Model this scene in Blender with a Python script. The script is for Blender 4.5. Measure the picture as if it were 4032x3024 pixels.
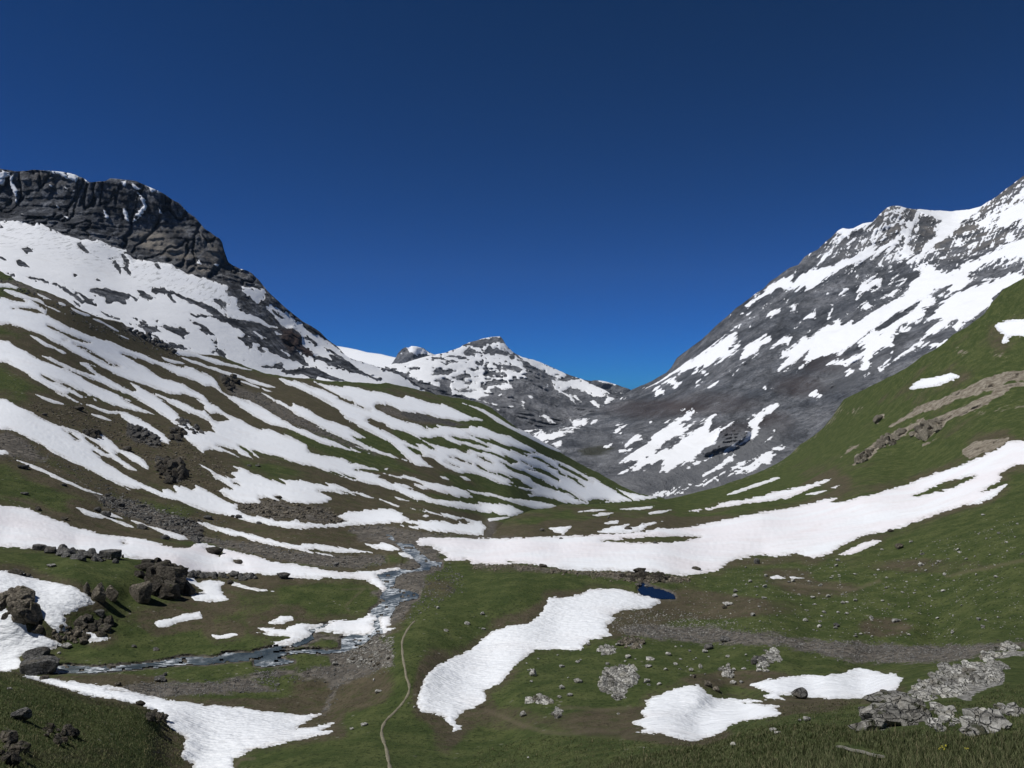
import bpy, math, random
import numpy as np

for o in list(bpy.data.objects):
    bpy.data.objects.remove(o, do_unlink=True)
scene = bpy.context.scene
COL = scene.collection

# ------------------------------------------------------------------ camera, sky, sun, exposure
FPX = 3104.0                      # focal length in photo pixels (photo 4032 x 3024)
CX, CY = 2016.0, 1512.0
cam = bpy.data.cameras.new("camera")
cam.sensor_fit = 'HORIZONTAL'
cam.sensor_width = 36.0
cam.lens = 36.0 * FPX / 4032.0
cam.clip_start = 0.5
cam.clip_end = 60000.0
cam_ob = bpy.data.objects.new("camera", cam)
COL.objects.link(cam_ob)
cam_ob.location = (0, 0, 0)
cam_ob.rotation_euler = (math.radians(90), 0, 0)
scene.camera = cam_ob

SUN_EL = math.radians(57.0)
SUN_AZ = math.radians(-99.0)      # from +Y (view direction) towards +X: sun stands to the left
sun_dir = (math.sin(SUN_AZ) * math.cos(SUN_EL), math.cos(SUN_AZ) * math.cos(SUN_EL), math.sin(SUN_EL))

world = bpy.data.worlds.new("World")
scene.world = world
world.use_nodes = True
wn = world.node_tree
for n in list(wn.nodes):
    wn.nodes.remove(n)
w_out = wn.nodes.new("ShaderNodeOutputWorld")
w_bg = wn.nodes.new("ShaderNodeBackground")
w_sky = wn.nodes.new("ShaderNodeTexSky")
w_sky.sky_type = 'NISHITA'
w_sky.sun_disc = False
w_sky.sun_elevation = SUN_EL
w_sky.sun_rotation = SUN_AZ
w_sky.altitude = 3000.0
w_sky.air_density = 0.75
w_sky.dust_density = 0.0
w_sky.ozone_density = 3.0
w_bg.inputs["Strength"].default_value = 0.055
# thin dry mountain air: one grading of the whole sky, channel by channel (power, then gain)
w_sep = wn.nodes.new("ShaderNodeSeparateColor")
w_com = wn.nodes.new("ShaderNodeCombineColor")
wn.links.new(w_sky.outputs[0], w_sep.inputs[0])
for ch, (pw, gain) in enumerate(((1.08, 0.075), (1.18, 0.38), (1.5, 0.47))):
    p_ = wn.nodes.new("ShaderNodeMath"); p_.operation = 'POWER'; p_.inputs[1].default_value = pw
    g_ = wn.nodes.new("ShaderNodeMath"); g_.operation = 'MULTIPLY'; g_.inputs[1].default_value = gain
    wn.links.new(w_sep.outputs[ch], p_.inputs[0]); wn.links.new(p_.outputs[0], g_.inputs[0]); wn.links.new(g_.outputs[0], w_com.inputs[ch])
wn.links.new(w_com.outputs[0], w_bg.inputs[0])
w_bg.inputs["Strength"].default_value = 0.055
wn.links.new(w_bg.outputs[0], w_out.inputs[0])

sun = bpy.data.lights.new("sun", 'SUN')
sun.energy = 3.85
sun.angle = math.radians(0.5)
sun.color = (1.0, 0.975, 0.94)
sun_ob = bpy.data.objects.new("sun", sun)
COL.objects.link(sun_ob)
from mathutils import Vector, Matrix
sun_ob.rotation_euler = Vector(sun_dir).to_track_quat('Z', 'Y').to_euler()
sun_ob.location = (-300, 50, 600)

scene.view_settings.view_transform = 'Standard'
scene.view_settings.look = 'None'
scene.view_settings.exposure = 0.0
scene.view_settings.gamma = 1.0
scene.view_settings.use_curve_mapping = False
scene.render.engine = 'CYCLES'
scene.cycles.max_bounces = 5
scene.cycles.diffuse_bounces = 3
scene.cycles.use_denoising = True

rng = np.random.RandomState(7)
random.seed(7)

# ------------------------------------------------------------------ small helpers
def tag(o, label=None, cat=None, group=None, kind=None):
    if label: o["label"] = label
    if cat: o["category"] = cat
    if group: o["group"] = group
    if kind: o["kind"] = kind
    return o

def mesh_np(name, verts, faces, mat=None, parent=None, smooth=True, attrs=None):
    """verts (n,3); faces (m,3) or (m,4) arrays -> one linked mesh object"""
    me = bpy.data.meshes.new(name)
    verts = np.ascontiguousarray(verts, dtype=np.float32)
    faces = np.ascontiguousarray(faces, dtype=np.int32)
    k = faces.shape[1]
    me.vertices.add(len(verts))
    me.vertices.foreach_set("co", verts.ravel())
    me.loops.add(faces.size)
    me.loops.foreach_set("vertex_index", faces.ravel())
    me.polygons.add(len(faces))
    me.polygons.foreach_set("loop_start", np.arange(0, faces.size, k, dtype=np.int32))
    me.polygons.foreach_set("loop_total", np.full(len(faces), k, dtype=np.int32))
    me.update(calc_edges=True)
    me.polygons.foreach_set("use_smooth", np.full(len(faces), smooth, dtype=bool))
    if attrs:
        for an, av in attrs.items():
            a = me.attributes.new(an, 'FLOAT', 'POINT')
            a.data.foreach_set("value", np.ascontiguousarray(av, dtype=np.float32))
    if mat: me.materials.append(mat)
    ob = bpy.data.objects.new(name, me)
    COL.objects.link(ob)
    if parent is not None: ob.parent = parent
    return ob

# ------------------------------------------------------------------ noise (numpy gradient noise)
_perm = np.random.RandomState(3).permutation(4096).astype(np.int64)
_grad = np.random.RandomState(4).normal(size=(4096, 3)); _grad /= np.linalg.norm(_grad, axis=1)[:, None]
def _h(ix, iy, iz, seed):
    return _perm[(_perm[(_perm[(ix + seed * 131) & 4095] + iy) & 4095] + iz) & 4095]
def pnoise(x, y, z, seed=0):
    x, y, z = np.broadcast_arrays(x, y, z)
    xi = np.floor(x).astype(np.int64); yi = np.floor(y).astype(np.int64); zi = np.floor(z).astype(np.int64)
    xf = x - xi; yf = y - yi; zf = z - zi
    u = xf * xf * xf * (xf * (xf * 6 - 15) + 10)
    v = yf * yf * yf * (yf * (yf * 6 - 15) + 10)
    w = zf * zf * zf * (zf * (zf * 6 - 15) + 10)
    out = 0
    for dx in (0, 1):
        wx = u if dx else 1 - u
        for dy in (0, 1):
            wy = v if dy else 1 - v
            for dz in (0, 1):
                wz = w if dz else 1 - w
                g = _grad[_h(xi + dx, yi + dy, zi + dz, seed)]
                out = out + wx * wy * wz * (g[..., 0] * (xf - dx) + g[..., 1] * (yf - dy) + g[..., 2] * (zf - dz))
    return out * 1.6
def pnoise2(x, y, seed=0):
    x, y = np.broadcast_arrays(x, y)
    xi = np.floor(x).astype(np.int64); yi = np.floor(y).astype(np.int64)
    xf = x - xi; yf = y - yi
    u = xf * xf * (3 - 2 * xf); v = yf * yf * (3 - 2 * yf)
    out = 0
    for dx in (0, 1):
        wx = u if dx else 1 - u
        for dy in (0, 1):
            wy = v if dy else 1 - v
            g = _grad[_h(xi + dx, yi + dy, xi * 0, seed)]
            out = out + wx * wy * (g[..., 0] * (xf - dx) + g[..., 1] * (yf - dy))
    return out * 1.9
def fbm(x, y, z, octv=4, seed=0, gain=0.5, lac=2.03, ridged=False):
    a = 1.0; s = 0; t = 0
    for i in range(octv):
        n = pnoise(x, y, z, seed + i)
        if ridged: n = 1 - 2 * np.abs(n)
        s = s + a * n; t += a
        x = x * lac + 17.3; y = y * lac + 5.1; z = z * lac + 9.7; a *= gain
    return s / t
def fbm2(x, y, octv=4, seed=0, gain=0.5, lac=2.03):
    a = 1.0; s = 0; t = 0
    for i in range(octv):
        s = s + a * pnoise2(x, y, seed + i); t += a
        x = x * lac + 17.3; y = y * lac + 5.1; a *= gain
    return s / t
def streak2(x, y, ang, along, across, octv=3, seed=0):
    """noise drawn out along a direction (degrees, downwards to the right positive)"""
    c, s = math.cos(math.radians(ang)), math.sin(math.radians(ang))
    return fbm2((x * c + y * s) / along, (-x * s + y * c) / across, octv, seed)
def sstep(a, b, x):
    t = np.clip((x - a) / (b - a), 0, 1)
    return t * t * (3 - 2 * t)

# ------------------------------------------------------------------ survey sheets: the photo was measured on
# enlarged sheets (left, top, scale); a trace is written in sheet units and turned into photo pixels here.
SHEET = {'A': (0, 600, .4973), 'B': (1000, 1200, .7233), 'C': (2500, 600, .6932), 'D': (0, 1400, .7233),
         'E': (0, 2100, .557), 'F': (1000, 2000, .6173), 'G': (2000, 2000, .6173), 'H': (2932, 2000, .6173),
         'I': (2200, 1500, .4521), 'J': (3032, 1200, .6028), 'K': (1500, 1280, .4521), 'L': (0, 1000, .3617),
         'M': (700, 1000, .3617), 'N': (0, 1550, .3617), 'O': (700, 1550, .3617), 'P': (1400, 1550, .3617),
         'X': (0, 0, 1.0)}
def trace(s):
    """'L 0,465 60,480 M 10,20' -> (n,2) photo pixels"""
    out = []; sh = 'X'
    for w in s.split():
        if ',' in w:
            a, b = w.split(',')
            ox, oy, k = SHEET[sh]
            out.append((ox + float(a) * k, oy + float(b) * k))
        else:
            sh = w
    return np.array(out)
def extend(p):
    """a shape cut by the picture's edge goes on beyond it"""
    p = p.copy()
    p[p[:, 0] <= 5, 0] -= 330
    p[p[:, 0] >= 4022, 0] += 330
    p[p[:, 1] >= 3010, 1] += 160
    return p
def poly_sdf(poly, X, Y):
    """signed distance, positive inside (X,Y any shape)"""
    x = X.ravel(); y = Y.ravel()
    d2 = np.full(x.shape, 1e18); inside = np.zeros(x.shape, bool)
    n = len(poly)
    for i in range(n):
        ax, ay = poly[i]; bx, by = poly[(i + 1) % n]
        ex, ey = bx - ax, by - ay
        L = ex * ex + ey * ey
        if L < 1e-9: continue
        wx = x - ax; wy = y - ay
        t = np.clip((wx * ex + wy * ey) / L, 0, 1)
        dx = wx - t * ex; dy = wy - t * ey
        d2 = np.minimum(d2, dx * dx + dy * dy)
        c = (ay > y) != (by > y)
        if c.any():
            xi = ax + (y - ay) * ex / (ey if abs(ey) > 1e-9 else 1e-9)
            inside ^= c & (x < xi)
    d = np.sqrt(d2)
    return np.where(inside, d, -d).reshape(X.shape)

STEP = 4.0
GX0, GX1, GY0, GY1 = -360.0, 4392.0, 560.0, 3232.0
GNX = int((GX1 - GX0) / STEP) + 1
GNY = int((GY1 - GY0) / STEP) + 1
class Raster:
    """scalar field on the photo plane, sampled bilinearly"""
    def __init__(self, fill): self.a = np.full((GNY, GNX), fill, dtype=np.float64)
    def window(self, poly, pad):
        x0 = max(0, int((poly[:, 0].min() - pad - GX0) / STEP)); x1 = min(GNX, int((poly[:, 0].max() + pad - GX0) / STEP) + 2)
        y0 = max(0, int((poly[:, 1].min() - pad - GY0) / STEP)); y1 = min(GNY, int((poly[:, 1].max() + pad - GY0) / STEP) + 2)
        X, Y = np.meshgrid(GX0 + STEP * np.arange(x0, x1), GY0 + STEP * np.arange(y0, y1))
        return slice(y0, y1), slice(x0, x1), X, Y
    def get(self, px, py):
        u = np.clip((px - GX0) / STEP, 0, GNX - 1.001); v = np.clip((py - GY0) / STEP, 0, GNY - 1.001)
        i = u.astype(int); j = v.astype(int); fu = u - i; fv = v - j
        a = self.a
        return (a[j, i] * (1 - fu) + a[j, i + 1] * fu) * (1 - fv) + (a[j + 1, i] * (1 - fu) + a[j + 1, i + 1] * fu) * fv

# ------------------------------------------------------------------ depth: thin-plate spline of log distance
class Depth:
    def __init__(self, pts, lam=2e-3):
        p = np.array(pts, float)
        self.c = p[:, :2] / 1000.0
        q = np.log(p[:, 2])
        self.q0 = q.mean(); q = q - self.q0
        n = len(p)
        r = np.hypot(self.c[:, None, 0] - self.c[None, :, 0], self.c[:, None, 1] - self.c[None, :, 1])
        K = self._U(r) + lam * np.eye(n)
        Pm = np.c_[np.ones(n), self.c]
        A = np.block([[K, Pm], [Pm.T, np.zeros((3, 3))]])
        sol = np.linalg.solve(A, np.r_[q, 0, 0, 0])
        self.w = sol[:n]; self.a = sol[n:]
        self.lo = p[:, 2].min() * 0.85; self.hi = p[:, 2].max() * 1.3
    @staticmethod
    def _U(r):
        return np.where(r > 1e-9, r * r * np.log(np.maximum(r, 1e-9)), 0.0)
    def __call__(self, px, py):
        sh = np.shape(px)
        x = np.ravel(px) / 1000.0; y = np.ravel(py) / 1000.0
        out = self.a[0] + self.a[1] * x + self.a[2] * y
        for (cx, cy), w in zip(self.c, self.w):
            r2 = (x - cx) ** 2 + (y - cy) ** 2
            out += w * 0.5 * r2 * np.log(np.maximum(r2, 1e-12))
        return np.clip(np.exp(out + self.q0), self.lo, self.hi).reshape(sh)

def unproject(px, py, D):
    return np.stack([(px - CX) / FPX * D, D, -(py - CY) / FPX * D], axis=-1)
def project(P):
    return CX + FPX * P[..., 0] / P[..., 1], CY - FPX * P[..., 2] / P[..., 1]
# ------------------------------------------------------------------ traced outlines
SKY_LEFT = trace("A 0,128 60,140 110,150 285,138 400,145 520,158 600,178 620,190 660,200 710,235 740,235 830,225 870,205 940,208 1010,218 1080,228 1150,260 1230,295 1310,335 1370,380 1420,405 1480,465 1540,510 1580,555 1620,605 1690,650 1740,680 1762,720 1772,770 1790,820 1806,865 1850,900 1900,920 1960,935 2000,960 2040,1000 2080,1050 M 965,385 1010,430 1080,500 1150,565 1220,625 1290,680 1350,725 1420,765 1490,810 1560,860 1620,920 1680,965 1740,1010 1790,1070 1840,1110 1900,1140 1970,1160 2060,1190 2150,1220 K 0,370 60,385 130,400 190,430 240,460 290,500 340,535 400,560 450,580 520,640")
CLIFF_BASE = trace("A 0,545 60,535 150,540 180,575 270,582 290,545 330,570 390,600 480,640 560,665 640,690 710,690 790,690 860,730 950,755 1000,775 1050,845 1120,850 1200,865 1280,870 1360,880 1400,920 1500,965 1570,985 1650,1005 1720,1030 1790,1050 1850,1050 2000,1070 2100,1082 2110,1090")
RIDGE = trace("L 0,185 60,220 110,240 170,285 260,320 370,370 470,400 560,430 640,470 720,500 780,540 840,590 920,625 1000,660 1080,685 1140,710 1250,725 1330,745 1380,790 1450,840 1530,880 1620,920 1720,970 1800,1010 1870,1035 M -10,1048 60,1065 150,1080 260,1095 430,1102 540,1142 640,1180 760,1230 870,1270 960,1300 1080,1320 1200,1340 1330,1350 1450,1355 1550,1375 1700,1385 1850,1390 2000,1400 2212,1415 K 40,500 150,525 250,545 400,580 480,605 600,625 700,640 850,670 960,720 1060,800 1150,870 1230,930 1300,970 1400,1020 1480,1060 I 0,615 60,650 130,690 200,730 280,770 350,800 430,850 520,900 600,940 700,980 800,1000 875,1012 960,1030")
SPLIT = np.array([(-400, 1860), (0, 1955), (90, 1978), (181, 2012), (282, 2048), (362, 2072), (456, 2094), (590, 2117), (700, 2131), (740, 2131), (800, 2132), (1000, 2176), (1300, 2215), (1475, 2190), (1580, 2180), (1610, 2105), (1700, 2100), (1800, 2108), (1920, 2116), (1935, 2120)], float)
LIP = trace("P 1490,1530 1530,1480 1590,1430 1640,1380 1720,1340 1800,1310 1900,1275 2000,1255 2130,1245 I 30,1072 100,1078 250,1075 350,1070 560,1065 700,1050 860,1036 1000,1020 1100,995 1200,970 1400,920 1500,880 1650,830 1800,770 1900,720 J 130,980 200,910 280,860 350,800 400,740 440,680 480,620 560,580 640,540 720,500 800,460 880,420 950,370 1000,330 1080,290 1150,240 1200,190 1280,150 1330,110 1400,60 1440,0 C 2060,818 2090,780 2150,745 2210,714")
SKY_RIGHT = trace("X 1990,1725 2056,1696 2130,1683 2170,1678 2250,1660 2315,1630 2377,1603 2410,1583 2445,1562 2490,1533 C 10,1335 100,1295 180,1250 205,1225 240,1165 300,1120 370,1070 420,1025 470,975 520,935 570,890 620,850 690,800 730,775 770,730 830,690 880,655 930,635 960,595 1000,570 1040,550 1080,510 1120,475 1150,445 1180,428 1215,435 1240,432 1290,405 1350,395 1390,350 1430,315 1460,303 1490,303 1540,315 1600,322 1700,330 1800,332 1900,325 1960,308 2000,285 2060,245 2110,205 2160,170 2210,132 2500,-40 2760,-160")
SKY_MID = trace("K 60,352 100,340 220,325 330,290 450,260 560,240 600,225 640,212 690,195 720,170 790,145 850,125 900,112 960,105 1040,97 1060,120 1075,145 1085,165 1110,195 1150,235 1180,255 1240,280 1340,305 1400,330 1450,350 1530,385 1600,420 1680,450 1750,470 1830,510 1900,540 1960,570 2000,600 2060,620 2110,640 2200,700")
SKY_HORN = trace("K 60,372 90,342 110,315 130,285 150,245 180,210 210,190 240,198 265,182 310,185 345,195 370,200 400,225 430,240 455,250 500,270 560,300")
SKY_ICE = trace("M 1550,930 1650,985 1750,1005 1850,1020 1950,1040 2060,1070 2212,1090 K 60,268 130,283 250,312 330,335")
SKY_FAR = trace("K 1740,470 1830,488 1860,478 1900,480 1950,490 2000,503 2060,520 2110,540 2160,555 2190,575 2260,600")

# far slopes: snow (+) and bare ground (-) --------------------------------------------------------
LEFT_POS = ["A 0,545 150,540 270,580 290,545 390,600 480,640 640,690 790,690 860,730 1000,775 1050,845 1120,850 1280,870 1360,880 1400,920 1500,965 1650,1005 1790,1050 1850,1050 2000,1070 2105,1082 2300,1250 M 1290,680 1740,1010 1900,1140 K 0,370 300,500 600,760 X 1500,1640 600,1560 0,1300",
 "A -4,120 40,150 80,160 70,190 45,200 30,260 0,270", "A 75,180 105,180 100,240 140,300 130,400 110,330 80,260", "A 285,120 420,130 600,160 625,190 612,235 560,220 480,180 380,155",
 "A 955,225 1000,220 995,270 970,260", "A 1030,222 1110,290 1100,300 1050,280", "A 1080,310 1130,350 1165,430 1150,470 1100,520 1040,558 1070,500 1080,470 1060,445 1100,460 1135,425",
 "A 970,435 1000,460 1030,520 1015,550 995,530", "A 815,445 865,510 850,530 825,510", "A 1150,250 1230,285 1310,330 1200,312", "A 1405,395 1490,470 1450,455", "A 495,265 590,302 550,308", "A 500,498 570,516 520,530",
 "A 1540,885 1575,845 1605,890", "A 1690,885 1740,885 1720,903", "A 655,195 710,245 690,245", "A 1230,405 1270,410 1250,425", "A 1255,440 1280,480 1262,482", "A 160,488 215,485 205,497", "A 385,250 420,262 405,272", "A 1900,912 1920,925 1905,933", "A 1560,560 1590,580 1575,583", "A 435,410 475,440 460,443"]
LEFT_NEG = ["M 545,335 680,348 700,400 745,465 790,480 870,545 915,515 945,560 985,605 1040,670 1090,740 1150,790 1190,812 1250,805 1290,840 1340,880 1350,915 1345,980 1400,1030 1435,1050 1480,1095 1460,1120 1400,1110 1340,1060 1290,1045 1340,1100 1385,1140 1390,1190 1440,1225 1380,1215 1280,1160 1180,1140 1060,1090 960,1020 870,970 810,960 820,1000 790,1015 690,945 640,900 690,905 740,890 800,910 720,870 680,820 600,790 540,745 470,740 420,700 330,685 220,690 130,660 140,640 200,660 330,665 490,682 440,660 370,655 340,640 300,600 230,575 170,545 110,520 0,460 -86,420 -86,395 0,430 130,490 210,515 300,540 400,590 500,670 530,690 640,715 800,730 1000,800 1110,802 1060,785 960,750 850,680 760,640 680,600 650,565 700,560 660,520 640,480 570,440 530,405 550,380",
 "M 960,385 945,430 965,455 925,465 950,495 910,515 945,560 985,575 1010,545 1035,570 1070,570 1130,610 1150,640 1190,625 1230,680 1290,730 1330,735 1370,790 1440,850 1490,875 1520,875 1590,915 1640,955 1690,990 1730,1020 1780,1075 1850,1110 1960,1100 1740,940 1560,800 1290,620 1080,450 1000,380",
 "M 1030,600 1080,640 1150,695 1130,705 1060,665 1030,640", "M 1350,890 1400,900 1490,950 1530,1000 1490,995 1430,940 1380,915",
 "M 1585,1015 1650,1030 1720,1090 1800,1120 1880,1190 1960,1240 2000,1290 1900,1230 1860,1190 1790,1150 1700,1085 1650,1050",
 "M 1640,1095 1700,1110 1790,1150 1860,1190 1900,1230 1960,1250 2030,1290 2120,1340 2212,1350 2212,1385 2100,1345 2000,1310 1900,1290 1820,1260 1690,1180 1680,1150",
 "M 1460,1115 1560,1110 1640,1140 1690,1170 1760,1220 1900,1290 1800,1260 1700,1225 1640,1215 1540,1150 1480,1150",
 "M 1120,1270 1200,1255 1440,1240 1480,1225 1600,1290 1740,1350 1850,1385 1740,1382 1520,1335 1510,1365 1440,1350 1420,1330 1320,1310 1180,1305",
 "K 0,362 130,395 190,425 240,455 300,500 345,535 450,582 400,575 330,545 300,535 260,500 230,470 170,435 100,410 0,388",
 "L 0,30 40,45 75,70 40,65 0,45", "L 170,70 210,68 270,95 350,160 310,155 250,130 190,110", "L 255,235 360,250 430,265 520,300 630,345 600,350 520,320 430,290 370,270 300,255",
 "L 620,330 700,365 770,410 830,450 900,500 920,500 880,450 800,390 780,380 850,410 930,460 1000,510 1045,565 990,550 930,530 900,540 830,490 760,440 700,390",
 "L 990,380 1060,365 1150,370 1220,400 1290,405 1370,430 1430,450 1500,500 1470,500 1420,465 1430,495 1360,490 1385,550 1340,550 1280,515 1240,515 1215,545 1160,535 1150,510 1165,490 1110,450 1040,435 1000,410",
 "L 1490,390 1560,400 1620,440 1670,490 1640,505 1580,480 1510,455 1530,430", "L 1645,375 1720,370 1790,380 1850,420 1790,430 1720,420 1680,430 1650,410", "L 1810,440 1850,445 1890,490 1930,540 1890,520 1830,480",
 "L 1100,625 1180,665 1300,710 1250,705 1180,690 1120,650", "L 1450,695 1500,715 1610,785 1540,755",
 "L 1380,760 1450,775 1520,775 1620,790 1700,800 1780,860 1720,845 1690,850 1640,830 1660,870 1740,920 1800,960 1900,970 2000,1020 2060,1040 1990,1040 1940,1010 1930,1040 1910,1060 1800,990 1740,940 1660,890 1560,820 1490,780",
 "L 1710,790 1800,790 1900,800 1990,810 2060,860 2000,890 2010,925 1950,890 1880,850 1790,800",
 "M 120,735 200,745 280,770 330,810 370,850 400,885 350,880 290,850 230,820 260,790 180,765", "M 360,1035 430,1050 470,1045 510,1085 540,1142 490,1135 430,1090", "M 380,520 400,490 470,500 540,540 530,570 450,550 400,530",
 "M 450,560 500,590 560,635 520,620", "M 880,1220 960,1215 1040,1215 1080,1190 1150,1190 1140,1240 1050,1245 930,1235", "L 780,485 850,545 870,575 820,545", "M 730,1160 790,1172 760,1178", "M 0,975 60,1000 120,1040 60,1035 0,1010",
 "M 850,1000 900,1020 945,1065 910,1070", "L 1360,60 1395,60 1385,130 1420,220 1390,215 1355,180", "L 1210,30 1250,80 1320,205 1300,200 1240,90", "L 1680,110 1720,105 1755,150 1710,152", "L 100,220 150,220 155,243 120,240", "L 1025,262 1060,265 1100,295 1060,285", "L 800,212 855,240 820,238", "L 1700,735 1728,755 1705,745", "M 360,925 420,960 425,990 395,965", "M 420,920 430,990 400,950",
 "A 610,730 640,700 660,740 710,790 680,795 640,760", "A 172,765 220,745 270,785 210,798", "A 950,810 980,798 1000,830 970,840", "A 0,565 30,600 0,600"]
LEFT_POS2 = ["M 800,840 870,855 960,920 920,930 880,890", "M 1045,845 1070,835 1130,875 1110,893 1060,880", "M 1060,1020 1090,1030 1200,1075 1240,1115 1200,1110 1140,1070", "M 805,600 850,615 890,640 850,632", "M 830,670 870,690 840,685"]

RIGHT_POS = ["C 20,1335 90,1330 160,1285 240,1230 310,1190 380,1140 450,1080 510,1035 560,1020 590,1030 560,1085 545,1110 600,1090 580,1110 545,1150 480,1190 420,1215 340,1230 260,1240 200,1260 170,1290 100,1320 60,1340",
 "C 110,1330 135,1330 160,1370 110,1375", "C 175,1300 225,1285 260,1300 230,1330", "C 310,1240 390,1235 415,1255 350,1258", "C 340,1290 370,1295 350,1315", "C 425,1335 455,1310 440,1330", "C 525,1245 540,1240 540,1252",
 "C 550,1275 590,1220 640,1180 690,1150 650,1150 610,1160 600,1140 640,1100 700,1060 760,1030 800,1040 780,1060 720,1100 700,1130 640,1190", "C 770,1120 830,1060 890,1030 905,1050 860,1090 800,1120", "C 800,1020 815,990 832,990 825,1015",
 "C 820,1250 870,1160 840,1170 820,1160 880,1110 940,1060 985,1040 980,1070 990,1050 1050,1000 1075,990 1090,930 1120,870 1135,885 1110,930 1095,985 1140,960 1170,950 1165,1000 1200,960 1230,950 1240,970 1290,940 1340,910 1380,890 1440,850 1500,810 1550,770 1560,740 1620,670 1680,640 1750,600 1700,650 1740,680 1800,680 1880,620 1960,590 2060,540 2150,490 2210,475 2210,560 2140,600 2060,590 1980,640 1900,690 1900,730 1850,780 1750,830 1790,760 1700,770 1640,830 1550,880 1480,930 1400,980 1330,1030 1260,1080 1200,1120 1140,1150 1080,1165 1000,1200 900,1255 960,1180 1000,1120 960,1150 930,1180 900,1200 850,1230",
 "C 1100,1200 1180,1180 1260,1150 1310,1100 1270,1110 1260,1080 1350,1030 1440,970 1520,920 1600,870 1680,820 1760,790 1780,800 1700,860 1640,900 1560,960 1510,980 1480,1060 1465,1150 1455,1160 1450,1110 1410,1110 1380,1120 1350,1150 1330,1240 1300,1268 1285,1210 1260,1200 1290,1190 1310,1150 1250,1190 1180,1205",
 "C 1195,1250 1205,1210 1240,1215 1250,1255 1215,1265 1205,1288", "C 1085,1335 1120,1312 1155,1325 1130,1340", "C 1005,1370 1025,1358 1058,1378 1020,1385",
 "C 1640,970 1700,900 1760,840 1830,790 1900,760 1960,740 2060,720 2130,690 2210,640 2210,715 2100,770 2050,820 2010,870 1980,900 1920,950 1860,960 1830,1010 1815,1000 1860,930 1800,960 1740,1000 1680,1040 1620,1060 1700,980 1760,930 1700,950",
 "C 1640,1105 1715,1075 1730,1085 1780,1045 1760,1085 1720,1095", "C 1390,1230 1430,1190 1500,1150 1560,1130 1640,1070 1640,1080 1580,1120 1500,1160 1440,1200", "C 1560,970 1600,920 1660,890 1640,930 1590,970", "C 1520,1020 1555,995 1550,1020",
 "C 900,780 930,700 990,670 1060,650 1130,640 1200,600 1260,570 1330,560 1400,520 1470,490 1510,480 1500,520 1430,560 1370,590 1300,620 1240,640 1180,660 1120,700 1060,740 1010,770 970,800 950,790 930,800 960,770 910,790",
 "C 610,870 660,820 720,800 770,770 830,720 890,700 900,760 850,780 800,780 740,820 690,850 640,890", "C 590,910 660,905 640,925", "C 755,930 765,895 820,890 790,915", "C 860,910 900,870 950,850 900,890", "C 970,935 1030,920 1020,940",
 "C 1250,760 1290,750 1340,720 1410,700 1400,740 1350,780 1290,800 1260,830 1270,770", "C 1450,750 1470,720 1550,700 1550,730 1500,755", "C 1270,880 1300,850 1380,870 1350,890 1260,910", "C 1410,830 1460,790 1515,785 1500,800",
 "C 1500,400 1530,360 1545,350 1520,420 1540,440 1560,400 1590,350 1600,350 1580,420 1560,480 1545,550 1570,580 1640,530 1600,600 1540,610 1510,580 1530,540 1530,480 1500,440",
 "C 1430,296 1500,296 1600,310 1700,318 1800,320 1900,312 1970,295 1940,340 1900,380 1860,410 1840,430 1790,470 1700,540 1640,580 1560,620 1450,660 1480,645 1580,600 1650,530 1640,520 1700,460 1720,410 1750,390 1700,380 1640,350 1560,325 1500,308",
 "C 1165,420 1215,427 1290,395 1355,390 1300,430 1240,460 1215,450 1230,500 1220,560 1195,590 1210,500 1180,460 1140,465", "C 2060,400 2110,330 2160,300 2210,260 2210,340 2150,390 2090,430", "C 1930,400 2030,350 2010,400 1960,420", "C 1870,590 1900,520 1940,500 1900,590", "C 1160,810 1200,760 1210,770 1180,810",
 "I 830,460 900,410 1000,350 1060,320 1110,260 1160,215 1195,205 1180,260 1150,310 1090,350 1050,370 1110,380 1170,375 1120,430 1080,460 1000,510 920,560 850,630 700,690 630,700 470,745 560,690 640,640 740,570 820,480",
 "I 480,825 560,770 680,700 800,640 950,570 1060,500 1150,450 1220,390 1300,320 1360,290 1340,340 1340,370 1330,430 1440,400 1560,335 1500,380 1400,430 1400,470 1350,540 1270,590 1250,640 1230,660 1100,720 1000,760 940,790 890,780 950,700 860,700 760,750 640,790 680,750 560,800",
 "I 1640,330 1750,280 1830,240 1900,225 1860,260 1800,300 1790,350 1750,420 1700,490 1640,530 1530,590 1400,640 1250,700 1120,765 1200,715 1380,630 1540,570 1640,500 1645,460 1670,430 1645,380", "I 1255,835 1310,780 1400,720 1480,670 1560,600 1540,640 1500,690 1490,720 1400,780 1330,820",
 "I 820,990 950,950 1080,910 1250,870 1400,820 1550,740 1700,660 1850,600 1980,545 1930,600 1850,680 1750,730 1600,790 1450,840 1300,890 1150,930 1000,985 900,1000", "I 530,600 590,570 650,520 735,460 700,520 640,570 580,620 540,625", "I 480,430 520,400 575,390 530,440 510,440", "I 1800,525 1880,435 1850,490", "I 410,570 460,548 440,565", "I 560,150 590,148 575,160", "I 930,365 960,335 945,355", "I 790,350 815,348 800,358", "I 1310,55 1360,15 1340,45", "I 1790,60 1830,52 1810,66", "I 300,350 330,340 310,360",
 "K 1300,970 1420,940 1480,950 1530,920 1600,900 1650,880 1680,830 1750,820 1805,800 1780,840 1700,900 1600,960 1500,1000 1400,1010 1340,990", "K 1230,925 1300,910 1370,905 1330,925 1250,937", "K 1505,1035 1560,1020 1530,1040"]
RIGHT_NEG = ["I 880,590 1000,540 1120,480 1060,540 960,590", "C 1280,690 1400,640 1500,620 1440,650 1330,690", "I 900,985 1100,930 1400,850 1700,700 1500,790 1200,890"]
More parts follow.
